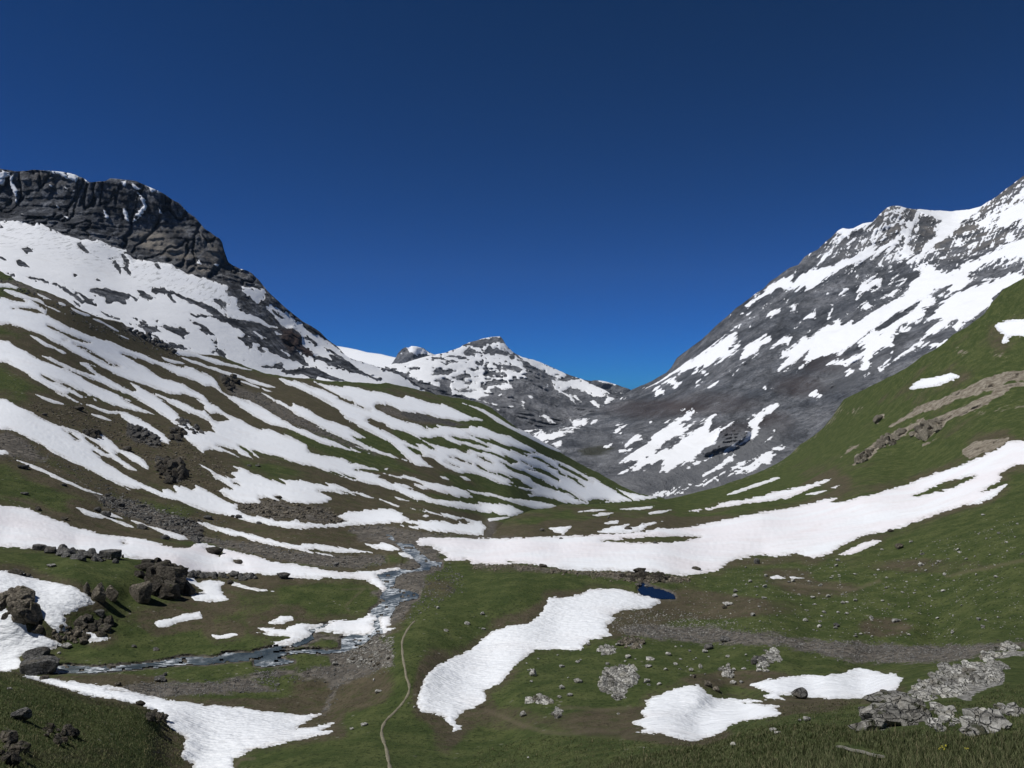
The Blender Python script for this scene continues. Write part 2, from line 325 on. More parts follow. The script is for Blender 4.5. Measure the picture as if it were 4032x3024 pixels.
MID_POS = ["K 0,345 100,335 220,320 330,285 450,255 560,235 640,205 720,160 790,135 850,115 900,102 960,95 1035,85 1060,140 1085,165 1150,235 1180,270 1220,310 1280,400 1260,430 1300,470 1250,480 1150,470 1130,500 1150,550 1060,560 1010,540 940,560 980,590 900,620 850,640 950,680 1060,700 1000,705 900,670 770,640 700,600 620,610 610,560 600,520 500,540 430,510 330,490 250,440 160,400 60,370",
 "K 1180,250 1240,275 1340,298 1450,342 1530,380 1610,415 1600,470 1540,470 1460,430 1400,390 1320,360 1270,320", "K 1640,480 1700,445 1830,500 1960,560 2030,640 1980,600 1920,630 1850,620 1800,590 1700,560 1640,550 1560,590 1500,540 1420,520 1510,520 1480,480 1560,490",
 "K 1580,590 1650,600 1700,690 1660,660", "K 1675,620 1700,612 1745,665 1720,665", "K 1800,650 1850,660 1930,710 1890,725", "K 1940,695 1970,610 2030,640 2000,670", "K 1220,590 1260,595 1320,620 1310,640", "K 1215,690 1240,690 1270,745 1250,745", "K 1380,790 1440,785 1530,855 1510,870", "K 980,730 1050,735 1010,750", "K 1290,805 1340,810 1330,825", "K 1550,590 1560,640 1545,640", "K 1640,800 1660,810 1645,825", "K 1220,655 1255,680 1240,685", "K 1110,705 1150,705 1130,715", "K 1545,785 1570,790 1555,797", "K 1000,610 1050,605 1040,625"]
MID_NEG = ["K 690,188 760,158 790,145 850,125 1030,108 1055,90 1080,140 920,160 910,180 850,190 800,180 740,180", "K 710,240 770,205 820,215 820,265 740,265", "K 880,245 930,200 1000,205 1060,225 1150,245 1100,260 1000,250 920,250", "K 1120,275 1160,265 1165,300 1120,300", "K 910,440 900,350 920,340 930,400 1000,410 1050,405 1060,435", "K 1010,350 1060,345 1120,355 1200,360 1240,400 1200,410 1110,380 1050,370 1040,410 1020,380",
 "K 450,400 500,375 620,390 640,400 590,430 500,430 455,430", "K 490,480 560,460 620,480 600,520 620,600 540,600 500,545 530,520", "K 640,450 740,420 790,450 720,470 760,490 800,510 760,520 700,490", "K 770,380 820,380 870,375 820,405", "K 860,540 920,500 980,480 1040,490 1080,510 1020,520 950,530 900,560", "K 650,565 750,555 830,570 720,585", "K 1180,270 1220,290 1310,370 1290,400 1240,350", "K 400,300 470,280 600,290 480,300", "K 520,330 590,310 660,320 600,330", "K 200,355 250,348 240,362", "K 240,375 300,368 330,375 250,392", "K 560,270 640,265 720,275 760,300 690,285", "K 830,330 880,325 890,350"]
# near snow patches: (label, layer, [+outlines], [-outlines])
HB = "white snow streak on the brown grassy left hillside"
SNOW = [
 ("widest white snow band on the left hillside, spreading out towards the mound", 'G',
  ["L 0,465 60,480 150,510 230,525 290,530 250,490 330,500 420,560 500,600 520,620 480,640 600,720 700,760 800,810 900,860 1000,895 1100,920 1200,950 1300,1000 1400,1040 1500,1070 1600,1100 1700,1150 1800,1190 1900,1220 2000,1225 2100,1240 M 200,1265 300,1310 380,1340 420,1380 450,1450 490,1510 560,1540 640,1555 700,1580 780,1610 O 760,70 860,120 950,160 1030,220 1120,270 1250,340 1400,400 1550,470 1700,520 1800,560 1900,600 2000,640 2110,652 2010,642 1900,627 1800,602 1700,580 1560,540 1430,490 1330,440 1200,380 1080,350 1000,330 900,280 800,230 700,160 620,100 580,60 510,10 M 500,1530 420,1470 360,1440 300,1440 200,1390 100,1350 0,1330 L 1890,1300 1800,1250 1680,1200 1560,1160 1440,1110 1330,1085 1420,1140 1500,1190 1580,1220 1620,1260 1700,1310 1800,1360 1900,1390 2000,1420 2100,1480 2212,1530 O 330,80 400,120 430,135 460,170 560,230 700,290 780,340 880,390 970,380 1050,400 1130,440 1250,480 1350,530 1415,555 1410,590 1430,630 1500,660 1600,680 1700,685 1800,710 1900,750 2000,790 P 0,825 100,850 180,860 270,890 240,910 330,940 400,975 430,965 520,990 630,1030 500,1010 560,1040 660,1060 740,1090 820,1140 880,1160 960,1155 1100,1170 1200,1190 1360,1215 1330,1175 1450,1190 1600,1200 1710,1220 1740,1250 1850,1290 1760,1320 1690,1340 1640,1345 1650,1330 1560,1320 1500,1300 1400,1300 1280,1275 1200,1260 1050,1235 980,1220 900,1205 800,1185 740,1160 680,1160 600,1130 500,1090 420,1050 330,1020 240,1000 100,970 0,950 O 1850,920 1700,880 1560,830 1440,790 1300,760 1200,730 1100,690 1000,670 900,640 800,610 870,680 885,705 800,640 720,590 660,570 700,600 780,660 820,710 700,660 640,620 520,580 420,565 500,600 600,650 710,710 560,650 500,625 480,640 400,620 330,600 250,570 200,580 120,530 60,460 40,370 0,350 0,280 60,300 120,350 200,390 270,410 410,420 360,340 330,290 250,250 150,220 60,190 0,150 -80,110 -246,0 -40,60 30,90 100,120 200,170 270,190 290,170 280,130 240,80 180,40 80,5 L 1900,1530 1800,1510 1700,1470 1600,1430 1500,1400 1400,1370 1300,1340 1200,1290 1100,1240 1000,1170 900,1130 800,1080 700,1020 650,980 600,960 500,920 400,870 300,830 200,800 100,770 0,740",
   "P 0,755 100,790 180,805 270,832 160,825 80,818 0,820",
   "L 460,1100 540,1160 640,1200 740,1250 860,1310 930,1330 1020,1370 1130,1420 1240,1470 1330,1520 N 1390,0 1450,40 1560,100 1660,160 1740,220 1830,280 1900,330 1965,355 1985,420 2010,490 2100,555 2212,640 O 350,600 420,450 200,400 N 2130,370 2060,330 1990,290 1930,220 1850,150 L 1780,1600 1700,1540 1600,1490 1500,1430 1420,1400 1480,1480 1440,1500 1350,1450 1260,1400 1160,1350 1060,1300 1000,1250 1040,1240 930,1185 840,1160 960,1250 1030,1312 960,1300 880,1275 780,1240 680,1190 560,1130"],
  ["L 300,590 400,610 480,640 420,640 200,600 135,595", "L 520,785 600,820 700,850 760,880 850,920 985,965 900,960 800,935 740,900 650,860", "L 800,975 900,1015 1000,1070 1100,1130 1200,1180 1310,1230 1200,1210 1100,1160 1000,1100 900,1030", "L 680,930 730,945 700,945",
   "O 290,175 350,220 420,215 500,250 560,285 500,295 440,310 390,290 350,250",
   "O 1670,845 1760,875 1860,905 1950,925 1850,915 1740,890", "O 1480,800 1560,815 1585,835 1520,825", "O 1860,748 1910,755 1880,762"]),
 ("thin pinkish snow strip below the rocky top of the left hillside", 'G', ["L 45,395 60,380 160,410 280,450 400,490 460,525 500,560 640,620 720,660 640,630 520,570 450,530 360,500 250,480 180,470 90,430"], []),
 ("small snow tongue at the left edge under the rocky hillside top", 'G', ["L 0,305 100,325 200,365 180,380 80,360 0,340"], []),
 ("short white snow dash above the pinkish strip on the upper left hillside", 'G', ["L 405,435 470,458 555,500 480,484"], []),
 ("small triangular snow scrap just under the left hillside crest", 'G', ["L 635,520 690,538 730,565 650,548"], []),
 ("slender snow leaf under the crest of the left hillside", 'G', ["L 775,588 850,618 960,658 992,685 920,667 850,642"], []),
 ("long thin snow sliver on the brown slope right of the slender leaf", 'G', ["L 1010,702 1080,718 1170,768 1240,808 1295,846 1240,832 1150,772"], []),
 ("faint narrow snow line low on the brown slope below the long sliver", 'G', ["L 1265,872 1320,888 1405,926 1330,904"], []),
 ("second wide snow band on the left hillside ending in two tongues above the rocks", 'G',
  ["L 0,905 100,950 190,1010 300,1070 400,1130 480,1170 600,1210 700,1250 800,1295 880,1330 950,1385 1050,1430 1150,1475 1250,1520 1330,1555 1430,1610 N 1330,50 1400,90 1500,140 1600,180 1690,225 1600,215 1500,195 1400,175 1280,140 1180,110 1090,70 1000,30 L 1050,1590 960,1540 900,1500 800,1450 720,1420 620,1390 530,1355 450,1325 540,1380 640,1420 760,1460 880,1530 960,1570 880,1560 760,1510 720,1520 800,1580 900,1640 N 1000,120 1100,160 1200,180 1300,195 1400,220 1500,260 1600,320 1700,370 1780,440 1850,510 1840,550 1760,530 1700,490 1600,430 1500,370 1410,330 1390,300 1330,260 1300,220 1200,215 1090,190 1010,160 930,130 850,100 760,50 650,0 L 700,1560 620,1500 540,1460 470,1420 400,1380 330,1340 260,1290 180,1250 80,1180 0,1135"], []),
 ("broad grey white snow band sweeping past the dark rocky knoll to the river", 'G',
  ["N 0,20 60,60 200,130 300,185 400,235 500,290 600,330 680,355 760,380 850,420 910,440 1000,450 1060,465 1090,440 1170,480 1230,530 1300,600 1380,635 1430,640 1520,690 1580,740 1620,790 1610,825 1560,800 1510,770 1440,740 1350,690 1230,630 1300,700 1400,770 1470,810 1505,850 1440,830 1380,820 1300,760 1200,700 1150,680 1100,670 1020,630 1100,700 1160,760 1230,800 1320,860 1420,910 1520,960 1620,1010 1700,1040 1770,1075 1770,1045 1820,1040 1920,1080 1890,1020 1900,990 2000,1015 2100,1050 2140,1010 O 200,1000 250,1020 340,1060 420,1110 500,1160 570,1190 640,1190 680,1220 620,1250 700,1300 800,1330 950,1350 1030,1360 1060,1385 1200,1385 1290,1365 1340,1400 1480,1420 1540,1410 1600,1420 1750,1410 1850,1390 1780,1360 1730,1330 1800,1310 1850,1280 2000,1275 P 100,1265 200,1260 300,1250 400,1260 480,1290 520,1310 510,1325 590,1360 540,1375 640,1385 760,1385 900,1380 1000,1400 1080,1420 1140,1410 1080,1370 1010,1360 900,1320 800,1300 700,1270 580,1245 700,1260 850,1290 1000,1310 1150,1340 1250,1370 1370,1390 1390,1420 1425,1455 1400,1480 1405,1550 1300,1545 1200,1535 1000,1510 850,1500 700,1480 600,1460 450,1430 380,1415 250,1415 100,1430 0,1435 O 2000,1425 1900,1430 1850,1440 1700,1455 1550,1460 1400,1465 1200,1460 1050,1440 900,1410 760,1390 680,1370 570,1340 500,1320 400,1300 300,1280 200,1240 100,1210 0,1170 N 1850,1150 1740,1120 1640,1080 1550,1042 1440,1030 1330,1000 1230,945 1300,990 1420,1045 1480,1090 1330,1020 1230,960 1150,930 1060,880 1000,850 900,800 790,750 680,690 560,630 480,580 400,530 300,480 200,430 100,390 0,345"],
  ["N 905,455 960,478 1040,540 1130,590 1190,650 1150,652 1050,580 960,520", "N 685,390 780,430 870,510 830,505 770,450", "P 1080,1365 1180,1365 1280,1410 1160,1415", "O 1300,1395 1360,1370 1480,1385 1600,1390 1500,1415 1400,1415", "P 380,1410 540,1400 700,1435 560,1440", "N 1230,630 1310,650 1380,700 1440,745 1360,715"]),
 ("tongue shaped snow field with a rounded lower end on the green left slope", 'G',
  ["O 210,755 280,790 360,830 430,880 520,900 590,920 620,910 570,860 620,845 680,830 610,790 700,800 750,830 800,870 900,890 1000,930 1090,960 1170,980 1150,950 1110,925 1250,940 1350,940 1450,970 1550,990 1640,1000 1600,970 1700,980 1800,1010 1900,1060 2000,1090 P 0,1065 100,1100 200,1130 300,1160 400,1195 540,1240 420,1215 300,1175 150,1135 50,1112 O 2000,1113 1880,1100 1740,1080 1640,1065 1520,1055 1590,1090 1690,1130 1660,1160 1580,1190 1400,1195 1240,1195 1170,1160 1050,1150 960,1140 870,1130 915,1185 800,1195 680,1185 600,1160 500,1110 440,1055 500,1020 600,1040 540,990 480,950 400,910 330,840"],
  ["O 1740,1060 1850,1070 1990,1105 1880,1095", "O 590,950 650,975 680,1000 610,975", "O 1050,1125 1090,1115 1130,1140 1080,1143"]),
 ("slim snow streak below the left hillside crest line, curving right", 'G', ["M 40,1130 100,1140 200,1170 260,1190 320,1220 420,1240 500,1270 600,1300 700,1330 800,1370 900,1400 1000,1430 1085,1455 1000,1450 900,1430 800,1400 700,1350 600,1330 500,1300 380,1260 280,1220 150,1180"], []),
 ("smooth white snow strip directly under the dark hillside crest", 'G', ["M -30,1045 0,1052 100,1062 250,1100 400,1140 500,1180 620,1210 720,1240 810,1262 700,1250 560,1220 420,1200 300,1160 200,1120 100,1110 0,1090 -22,1072"], []),
 ("pale wedge of snow left of the slim curving streak", 'G', ["L 1755,1118 1860,1150 2015,1192 1900,1187 1800,1157"], []),
 ("small snow dash above the grey scree gully", 'G', ["M 660,1378 740,1393 885,1456 800,1432 700,1397"], []),
 ("tiny snow dash right of the dash above the scree gully", 'G', ["M 915,1457 1030,1501 960,1487"], []),
 ("long snow ribbon along the right side of the grey scree gully", 'G',
  ["M 890,1495 1000,1545 1100,1605 O 1030,60 1110,70 1180,110 1210,140 1240,140 1260,105 1330,130 1440,180 1520,240 1620,290 1680,300 1660,280 1750,320 1850,360 1900,400 2000,450 2085,490 2000,490 1900,460 1950,510 2050,560 2150,600 P 50,560 190,590 280,630 400,660 480,700 560,722 640,765 540,735 420,700 280,660 140,620 0,570 O 2100,620 1950,550 1800,490 1650,420 1500,340 1380,270 1280,220 1180,160 1080,100 980,40"], []),
 ("great snow slope with dark stripes filling the lower right of the left hillside", 'G',
  ["M 1485,1395 1600,1420 1750,1445 1870,1440 2000,1460 2100,1490 K 0,580 60,600 130,620 200,640 215,610 300,630 400,670 520,695 540,685 620,720 700,760 780,790 880,830 820,825 P 1220,300 1100,300 1000,280 880,260 760,220 700,215 560,205 480,190 440,160 330,120 330,140 250,110 200,130 230,170 320,210 400,250 480,280 560,310 640,320 700,345 790,390 760,350 830,380 900,375 870,330 950,350 1080,370 1230,375 1260,340 1320,365 1370,355 1450,380 1550,430 1620,450 1700,480 1800,530 1900,580 2000,640 2100,690 I 0,703 100,745 200,800 330,860 430,910 520,940 600,970 700,992 870,1014 760,1030 660,1046 560,1050 480,1060 350,1062 440,1040 350,1030 260,1045 265,1070 150,1074 60,1060 0,1055 P 2150,1150 2050,1120 1980,1120 1900,1060 1830,1040 1700,1000 1600,985 1500,950 1400,910 1300,880 1200,860 1130,870 1050,840 980,800 900,750 860,710 790,690 720,690 740,730 800,770 870,810 760,795 650,775 590,735 570,715 500,640 430,580 330,510 220,450 120,400 40,360 0,330 O 1840,280 1780,220 1720,160 1600,80 1500,30 1450,0 M 1500,1560 1420,1520 1300,1460 1180,1420 1080,1350 1150,1362 1250,1380 1350,1400 1440,1440 1500,1460"],
  ["M 1470,1385 1600,1460 1680,1510 1780,1560 1900,1600 1960,1659 1840,1620 1740,1580 1760,1550 1640,1500 1540,1462 1440,1440", "O 1750,40 1830,80 1940,130 2100,180 2050,165 1950,120 1870,100 1800,70",
   "P 115,285 160,265 300,330 400,385 520,410 620,450 720,500 770,540 830,570 870,610 800,595 740,560 660,545 690,590 600,550 500,500 400,450 300,400 200,350", "P 540,565 620,590 700,630 740,670 660,655 580,600",
   "P 850,470 940,470 1000,510 1080,540 1180,560 1300,590 1450,630 1600,680 1700,720 1740,740 1690,765 1620,720 1560,690 1460,650 1370,640 1250,610 1200,620 1240,660 1150,640 1080,600 1000,590 900,570 820,540 700,480 800,490", "P 1030,465 1150,480 1300,520 1400,560 1470,590 1350,570 1250,540 1120,510",
   "P 1210,440 1280,460 1420,490 1540,520 1640,560 1750,590 1850,610 1950,640 2010,670 1900,650 1820,640 1900,690 2000,700 2100,760 2212,830 2100,790 1980,720 1860,680 1760,640 1640,600 1540,560 1440,540 1330,490",
   "P 1580,750 1640,770 1700,800 1780,830 1850,860 1950,900 2050,950 2212,1050 2180,1060 2050,1010 1930,960 1910,930 1800,880 1680,820", "P 1320,775 1370,800 1440,840 1540,860 1620,880 1700,910 1800,945 1780,950 1850,990 1950,1030 1850,1035 1740,1010 1640,980 1720,970 1660,930 1560,890 1450,860 1360,820",
   "P 1030,690 1100,700 1180,730 1260,765 1150,735", "P 1330,685 1400,700 1500,760 1400,725", "P 1800,730 1900,780 2000,810 2120,870 2212,930 2212,960 2080,880 1960,840 1870,820 1960,830 1880,780", "P 970,745 1050,770 1130,800 1050,780", "P 1600,660 1660,690 1720,720 1760,745 1690,765 1640,720",
   "I 0,720 100,780 200,820 300,880 220,860 100,800 0,745", "I 0,790 80,830 140,870 60,840 0,810", "I 0,930 100,970 200,1030 265,1075 180,1035 80,980 0,950", "I 60,690 180,730 300,800 450,900 560,980 650,1045 540,985 400,900 260,820 150,750", "I 70,820 160,860 230,925 150,880"]),
 ("hair thin snow line running down along the far edge of the left hillside", 'G', ["P 1165,100 1250,126 1400,176 1500,236 1600,297 1700,357 1850,428 2000,517 2100,568 2212,630 2100,592 1960,514 1820,444 1680,374 1560,309 1450,244 1340,172"], []),
 ("ragged snow strip on the green slope above the mound, tapering both ways", 'G', ["P 300,868 380,885 450,905 520,890 640,910 720,940 850,970 950,985 1050,1010 1200,1050 1260,1100 1335,1125 1250,1130 1120,1130 1000,1090 870,1060 720,1030 640,990 590,970 740,995 640,950 540,930 420,905"], []),
 ("low snow strip ending at the edge of the green mound", 'G', ["P 1215,1048 1350,1075 1480,1085 1600,1120 1750,1150 1900,1160 1970,1175 2060,1190 2130,1200 2215,1238 2100,1250 1950,1258 1880,1240 1800,1215 1740,1190 1640,1165 1540,1130 1420,1110 1280,1085"], []),
 ("tiny oval snow spot on green grass under the striped snow slope", 'G', ["P 925,903 980,908 1015,937 950,928"], []),
 ("small oval snow spot beside the striped snow slope's lower edge", 'G', ["P 1140,898 1200,903 1260,943 1200,938"], []),
 ("round little snow spot on brown turf above the river", 'G', ["P 730,1330 760,1320 795,1328 770,1344"], []),
 ("little snow oval with a dark rock at its top on the green slope", 'G', ["P 1872,1090 1970,1113 1900,1123"], []),
 ("tiny snow dash on brown turf left of the ragged strip", 'G', ["P 308,818 352,814 342,833"], []),
 ("faint snow dash on the green slope above the long lower band", 'G', ["P 425,1122 583,1170 470,1153"], []),
 ("flat snow strip above the far stream gap beside the mound", 'G', ["P 1440,1360 1540,1352 1650,1342 1695,1340 1560,1372 1460,1384"], []),
 ("narrow white snow streak on the green lower left slope", 'G', ["N 185,723 300,760 420,810 520,850 600,880 700,940 800,980 900,1030 1000,1060 1115,1102 1020,1082 900,1042 820,1002 700,962 600,912 480,862 360,812 260,752"], []),
 ("small rounded snow lump at the left picture edge among scree", 'G', ["N 0,600 60,620 88,660 40,657 0,647"], []),
 ("small curved snow leaf on the brown upper left slope", 'G', ["N 385,8 450,28 560,63 640,90 695,114 600,107 480,62"], []),
 ("thin snow dash beside the two tongued band on the left slope", 'G', ["N 995,220 1080,238 1215,290 1100,267"], []),
 ("long thin snow streak on brown grass in the upper left band gap", 'G', ["L 300,870 400,910 500,970 610,1022 580,1022 500,1000 420,950", "L 610,1030 660,1045 728,1082 690,1085 640,1060"], []),
 ("snow strip between the grey boulder slope and green turf above the river", 'G', ["O 210,1395 300,1400 400,1435 500,1460 620,1490 720,1510 850,1540 950,1570 F 100,195 180,220 260,235 350,225 450,235 540,250 640,262 720,275 765,287 680,285 560,285 430,275 380,262 330,268 430,290 520,305 400,295 300,275 180,250 60,225 O 800,1600 680,1560 560,1540 450,1500 330,1460 230,1420"], []),
 ("thin snow strip among boulders on the lower left slope", 'G', ["N 820,1235 900,1250 1000,1290 1080,1310 1180,1350 1260,1380 1340,1400 1450,1455 1380,1440 1280,1395 1150,1350 1020,1335 930,1310 880,1270"], []),
 ("short snow scrap right of a big boulder on the lower left slope", 'G', ["N 1190,1290 1270,1325 1375,1372 1280,1352 1200,1332"], []),
 ("snow strip below the boulders just above the wide left snow field", 'G', ["N 1430,1380 1520,1400 1600,1440 1700,1460 1800,1490 1900,1520 2000,1550 2045,1587 1960,1592 1860,1560 1760,1510 1640,1460 1520,1420"], []),
 ("small triangular snow scrap at the river's left bank below the stony flat", 'G', ["F 705,230 770,235 820,220 880,238 925,265 860,271 780,257"], []),
 # valley floor
 ("wide smooth snow field across the left foot of the valley, ending at the river pool", 'N',
  ["D 0,790 80,820 160,830 240,870 330,900 400,930 470,945 540,970 640,985 710,985 790,1000 850,1015 930,1040 1020,1050 1060,1030 1100,1020 1200,1045 1300,1070 1400,1090 F 0,303 100,335 200,355 300,365 400,385 500,403 600,408 700,405 780,395 850,385 925,383 925,388 830,404 780,420 790,445 830,480 840,512 820,524 790,510 760,490 740,468 600,450 450,450 300,450 200,440 100,430 0,425 D 1200,1185 1100,1180 1000,1180 960,1160 880,1130 780,1110 700,1100 620,1095 500,1080 400,1060 300,1060 200,1050 150,1050 80,1045 0,1035"],
  ["E 1440,100 1490,105 1570,135 1550,160 1500,145", "E 1650,195 1690,195 1710,218 1670,212", "E 860,62 900,70 870,76"]),
 ("sculpted snow patch with a shaded wall beside the lone rock stacks at left", 'N', ["E 0,275 60,265 150,275 190,295 250,320 340,340 430,360 510,375 560,400 610,430 650,470 690,495 620,510 550,530 500,560 450,570 460,620 470,680 400,690 330,650 290,600 230,600 200,560 195,520 230,490 170,450 100,430 0,405"], []),
 ("smooth snow lobe falling to the two flat boulders at the left stream end", 'N', ["E 0,510 40,540 110,590 160,625 200,635 215,690 280,710 340,740 425,782 380,802 300,820 230,830 160,850 130,880 160,910 140,960 60,975 0,965"], []),
 ("small rippled snow patch on brown turf under the rocky bank", 'N', ["E 1072,632 1130,610 1220,600 1300,570 1420,558 1425,600 1340,615 1250,630 1180,657 1110,664"], []),
 ("little snow patch behind the stone rubble at left", 'N', ["E 572,688 640,700 720,715 778,737 720,757 640,760 600,722"], []),
 ("snow patch spilling past the dark rock outcrop on to the river flat", 'N', ["E 1293,306 1370,315 1400,345 1470,330 1520,335 1600,345 1560,375 1560,400 1590,440 1613,467 1560,482 1440,482 1380,472 1345,440 1440,415 1380,370 1310,340"], []),
 ("thin snow tail on turf right of the dark rock outcrop", 'N', ["E 1645,343 1750,378 1850,398 1935,409 1830,403 1720,383 1640,363"], []),
 ("large grey white snow tongue in the left foreground below the stream", 'N',
  ["E 130,1005 220,1005 330,1020 450,1040 560,1055 680,1070 780,1080 900,1102 760,1107 850,1117 960,1127 1040,1155 1120,1160 1200,1180 1300,1190 1420,1205 1560,1220 1700,1230 1830,1245 F 0,1290 100,1295 180,1305 260,1315 340,1320 440,1312 380,1345 300,1385 270,1410 350,1400 430,1385 515,1368 470,1400 420,1412 535,1425 440,1445 340,1465 200,1495 100,1515 0,1535 E 1850,1510 1750,1530 1720,1560 1650,1595 1640,1640 1600,1659 1380,1659 1370,1620 1300,1590 1280,1570 1300,1520 1310,1460 1330,1445 1250,1400 1190,1350 1180,1310 1120,1270 1060,1245 1000,1210 900,1195 800,1170 690,1160 590,1140 480,1105 380,1070 270,1040"], []),
 ("flat snow patch against the left side of the stream bend", 'N', ["F 395,782 450,765 490,735 480,720 560,715 650,710 700,700 735,678 783,697 770,720 750,740 770,770 740,797 700,802 640,797 560,802 510,802 500,790 420,792"], []),
 ("frayed snow patch on brown turf left of the stream bend", 'N', ["F 12,800 80,800 25,764 130,768 200,775 250,748 310,735 432,744 340,775 362,800 340,820 280,840 230,867 150,862 85,856 170,845 230,830 150,817 80,812", "F 95,737 170,688 275,685 250,715 180,737"], []),
 ("small snow scrap on the right bank of the stream bend", 'N', ["F 798,700 862,693 868,740 848,762 915,758 860,787 830,792 808,745"], []),
 ("tiny snow bits beside the upper river pool", 'N', ["F 915,288 960,285 1010,316 960,311"], []),
 ("thin ragged snow scrap on the brown river flat", 'N', ["E 1495,715 1560,725 1640,705 1693,720 1620,741 1525,749"], []),
 ("largest snow field sweeping across the middle of the valley up the right slope", 'N',
  ["F 1030,215 1060,195 1130,185 1300,190 1500,195 G 0,195 150,185 300,182 450,178 600,165 750,160 880,150 960,130 1080,130 1180,115 1300,90 1500,50 J 0,1345 150,1325 250,1300 380,1265 450,1253 400,1290 500,1280 600,1255 700,1230 800,1200 900,1170 1000,1130 1100,1095 1200,1060 1300,1025 1400,980 1500,930 1560,890 1659,860 1659,1020 1600,1050 1540,1080 1500,1110 1520,1125 1500,1150 1440,1190 1380,1220 1440,1210 1550,1170 1520,1210 1440,1270 1360,1300 1270,1310 1180,1340 1080,1370 1000,1400 930,1420 880,1450 800,1470 720,1490 640,1500 570,1525 520,1550 470,1575 420,1600 400,1615 400,1622 350,1640 280,1659 H 340,295 240,302 180,310 60,315 0,320 G 1420,340 1380,370 1340,400 1270,410 1180,430 1140,435 1010,430 960,410 880,415 810,405 700,405 600,400 480,400 380,395 250,380 150,360 0,345 F 1680,345 1600,360 1500,360 1400,355 1360,330 1300,335 1210,335 1230,310 1180,285 1200,275 1130,245 1060,240"],
  ["G 600,210 700,205 760,195 850,185 950,182 1050,185 1150,180 1230,188 1180,200 1050,215 900,222 780,222", "J 935,1250 1000,1220 1080,1190 1130,1160 1250,1135 1350,1115 1310,1140 1260,1165 1180,1195 1080,1225 980,1250", "H 0,318 100,300 200,308 300,296 335,295 200,330 0,335"]),
 ("slim snow sliver under the largest snow field on the right green slope", 'N', ["J 440,1632 540,1590 620,1550 680,1537 724,1545 680,1571 600,1602 520,1632"], []),
 ("long snow strip curving above the largest snow field on the right slope", 'N', ["I 1125,1132 1250,1115 1360,1095 1400,1070 1500,1045 1580,1035 1700,1020 1800,990 1950,950 2100,920 J 279,1165 350,1145 408,1131 370,1160 290,1190 210,1225 150,1255 60,1275 I 1840,1050 1750,1060 1600,1075 1450,1100 1300,1120 1200,1132"], []),
 ("faint thin snow dash right of the long curving strip", 'N', ["J 230,1240 300,1224 375,1210 300,1237"], []),
 ("tiny snow dash on grass above the largest snow field at right", 'N', ["J 396,1197 458,1178 430,1197"], []),
 ("straight snow sliver high on the green slope below the right mountain", 'N', ["I 1465,992 1560,950 1680,910 1800,870 1900,838 1927,845 1800,892 1650,942 1550,977"], []),
 ("long pale snow line on top of the green mound", 'N', ["I 530,1118 700,1103 830,1088 800,1112 680,1120"], []),
 ("short pale snow line at the left of the green mound top", 'N', ["I 165,1142 280,1123 415,1119 300,1136"], []),
 ("small pale snow strip below the mound top line", 'N', ["I 290,1167 380,1149 475,1148 400,1167 330,1174"], []),
 ("small white snow lens right of a round boulder on the mound", 'N', ["I 770,1153 860,1134 983,1123 900,1147 800,1162"], []),
 ("irregular snow patch around a dark boulder on the mound", 'N', ["I 340,1312 400,1285 500,1260 620,1250 560,1272 640,1275 690,1265 720,1245 830,1228 955,1208 860,1237 760,1267 740,1292 640,1322 540,1332 420,1332"], []),
 ("slim snow scrap on brown turf of the mound", 'N', ["I 385,1243 450,1224 522,1218 512,1241 430,1246"], []),
 ("small snow scrap at the mound's front edge near the largest field", 'N', ["G 262,125 400,118 392,136 350,167 310,157"], []),
 ("kite shaped snow patch alone on the green slope under the right mountain", 'N', ["J 903,547 940,510 985,485 1080,470 1180,444 1247,465 1200,492 1120,522 1080,537 1000,547 930,557"], []),
 ("snow patch cut by the right picture edge high on the green slope", 'N', ["J 1453,131 1520,110 1600,95 1659,88 1659,180 1600,212 1550,217 1562,240 1520,257 1503,245 1532,200 1490,165"], []),
 ("S shaped bright snow patch in the middle foreground", 'N', ["G 520,520 680,512 760,530 850,555 940,575 978,600 930,620 900,640 820,645 740,650 700,665 660,690 690,705 630,740 630,770 662,810 560,835 510,855 475,880 475,905 370,905 180,908 130,930 80,980 40,1020 0,1065 F 1560,1120 1500,1150 1465,1165 1485,1215 1480,1240 1400,1280 1320,1320 1285,1350 1290,1380 1332,1390 1325,1416 1270,1427 1265,1390 1240,1380 1220,1340 1160,1310 1110,1305 1070,1300 1050,1250 1052,1190 1080,1120 1110,1060 1150,1020 1200,990 1250,960 1330,930 1400,890 1440,850 1520,790 G 0,755 120,735 190,690 230,640 260,575 350,570 440,560"], []),
 ("fan shaped snow patch in the right foreground hollow, its left edge jagged", 'N', ["G 796,1370 880,1330 836,1308 890,1260 878,1230 960,1190 1050,1160 1120,1130 1215,1126 1270,1180 1332,1200 1300,1210 1400,1215 1520,1218 1650,1225 1600,1240 1510,1245 1640,1255 1755,1260 1690,1280 1745,1312 1700,1330 1600,1345 1500,1360 1420,1390 1380,1420 1300,1460 1200,1489 1120,1482 1040,1462 980,1445 900,1442 806,1430 870,1410 836,1390"], []),
 ("snow patch with a grey boulder in it behind the right foreground rocks", 'N', ["H 28,1125 80,1110 150,1095 250,1080 400,1065 540,1065 640,1050 700,1025 770,1022 870,1050 960,1060 1010,1085 990,1130 940,1180 880,1190 840,1222 720,1212 540,1220 430,1207 330,1190 250,1190 220,1200 262,1228 150,1217 120,1190 180,1180 100,1160"], []),
 ("pair of tiny snow scraps on the green slope right of the pond", 'N', ["H 163,440 210,431 264,450 180,452", "H 285,438 382,449 300,451"], []),
]
